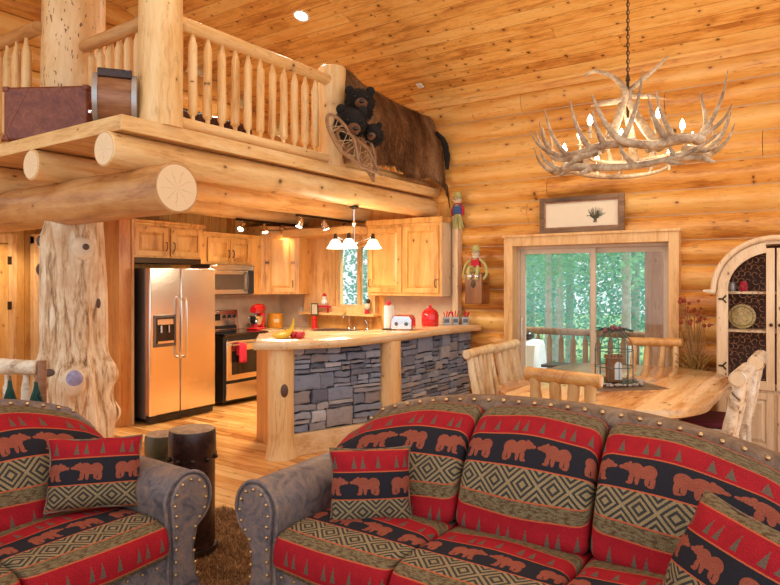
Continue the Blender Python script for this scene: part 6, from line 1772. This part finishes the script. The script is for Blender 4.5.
rr = random.Random(31)
def foliage(kind, h, rad, n, leafw, seed):
    r_ = random.Random(seed); b = MB()
    for k in range(n):
        if kind == 'fir':
            t = r_.random() ** 0.8; z = h * (0.12 + 0.86 * t); rr_ = rad * (1 - t) * r_.uniform(0.25, 1.0) + 0.05
            a = r_.uniform(0, 6.28); p = Vector((rr_ * math.cos(a), rr_ * math.sin(a), z - rr_ * 0.35))
        else:
            a = r_.uniform(0, 6.28); ph = math.acos(r_.uniform(-1, 1)); q = rad * r_.uniform(0.4, 1.0)
            p = Vector((q * math.sin(ph) * math.cos(a), q * math.sin(ph) * math.sin(a), h * 0.6 + q * math.cos(ph) * 2.0))
        d = Vector((r_.gauss(0, 1), r_.gauss(0, 1), r_.gauss(0, 0.6))).normalized(); e = d.orthogonal().normalized()
        s_ = leafw * r_.uniform(0.5, 1.2)
        i = [b.av(p - d * s_), b.av(p + e * s_ * 0.6), b.av(p + d * s_), b.av(p - e * s_ * 0.6)]
        b.af(i)
    return b
def tree(kind, h, rad, n, leafw, mat, seed, tr):
    r = thing('forest_tree', 'tree', 'tree', (0, 0, -1.5))
    b = MB(); b.log((0, 0, 0), (0, 0, h * 0.97), tr, tr * 0.3, n=10, segs=8); b.build('trunk', 'bark', r)
    foliage(kind, h, rad, n, leafw, seed).build('foliage', mat, r, smooth=None, fixn=False)
    return r
protos = [tree('fir', 11, 1.9, 12000, 0.07, 'leaf1', 1, 0.13), tree('birch', 9.5, 1.5, 9000, 0.06, 'leaf2', 2, 0.10), tree('fir', 13, 1.6, 12000, 0.075, 'leaf3', 3, 0.15)]
names = ['dark teal fir tree in the forest beyond the porch railing', 'light green leafy tree in the forest beyond the porch railing', 'tall blue-green spruce tree in the forest beyond the porch railing']
used = [False] * 3
spots = []
for row, (X, step) in enumerate(((13.5, 1.9), (16.5, 1.7), (20, 1.8), (25, 2.2))):
    y0, y1 = X * 0.13, X * 0.47
    y = y0 - 0.5 + row * 0.5
    while y < y1 + 0.5:
        spots.append((X + rr.uniform(-0.9, 0.9), y + rr.uniform(-0.4, 0.4))); y += step
    y = X * 0.57
    while y < X * 0.68:
        spots.append((X + rr.uniform(-0.9, 0.9), y)); y += step
for x, y in spots:
    k = rr.choice((0, 1, 1, 2, 2))
    if not used[k]:
        o = protos[k]; used[k] = True; o.location = (x, y, -1.5); o.rotation_euler = (0, 0, rr.uniform(0, 6)); o['label'] = names[k]; o['group'] = ['fir trees', 'leafy trees', 'spruce trees'][k] + ' behind the house'
    else: o = dup(protos[k], (x, y, -1.5), rr.uniform(0, 6), names[k])
    s_ = rr.uniform(0.85, 1.2); o.scale = (s_, s_, s_)
sun = light('sun', 'SUN', (20, 5, 20), 7.0, color=(1, 0.97, 0.9), angle=0.05)
sun.rotation_euler = Vector((-0.35, 0.42, -1.0)).to_track_quat('-Z', 'Y').to_euler()
# ---------------------------------------------------------------- camera and view
cam = bpy.data.cameras.new('camera'); co = bpy.data.objects.new('camera', cam); COL.objects.link(co)
cam.sensor_width = 36.0; cam.lens = 36.0 * 640 / 780
cam.shift_y = -11.5 / 780
co.location = (0, 0, 1.6)
co.rotation_euler = (PI / 2, 0, math.radians(34.2 - 90))
cam.clip_start = 0.05; cam.clip_end = 200
scene.camera = co
scene.view_settings.view_transform = 'Standard'; scene.view_settings.look = 'None'
scene.view_settings.gamma = 1.0; scene.view_settings.use_curve_mapping = False
scene.view_settings.exposure = 0.02
w = bpy.data.worlds.new('World'); scene.world = w; w.use_nodes = True
bg = w.node_tree.nodes['Background']; bg.inputs[0].default_value = (0.95, 0.97, 1.0, 1); bg.inputs[1].default_value = 1.35
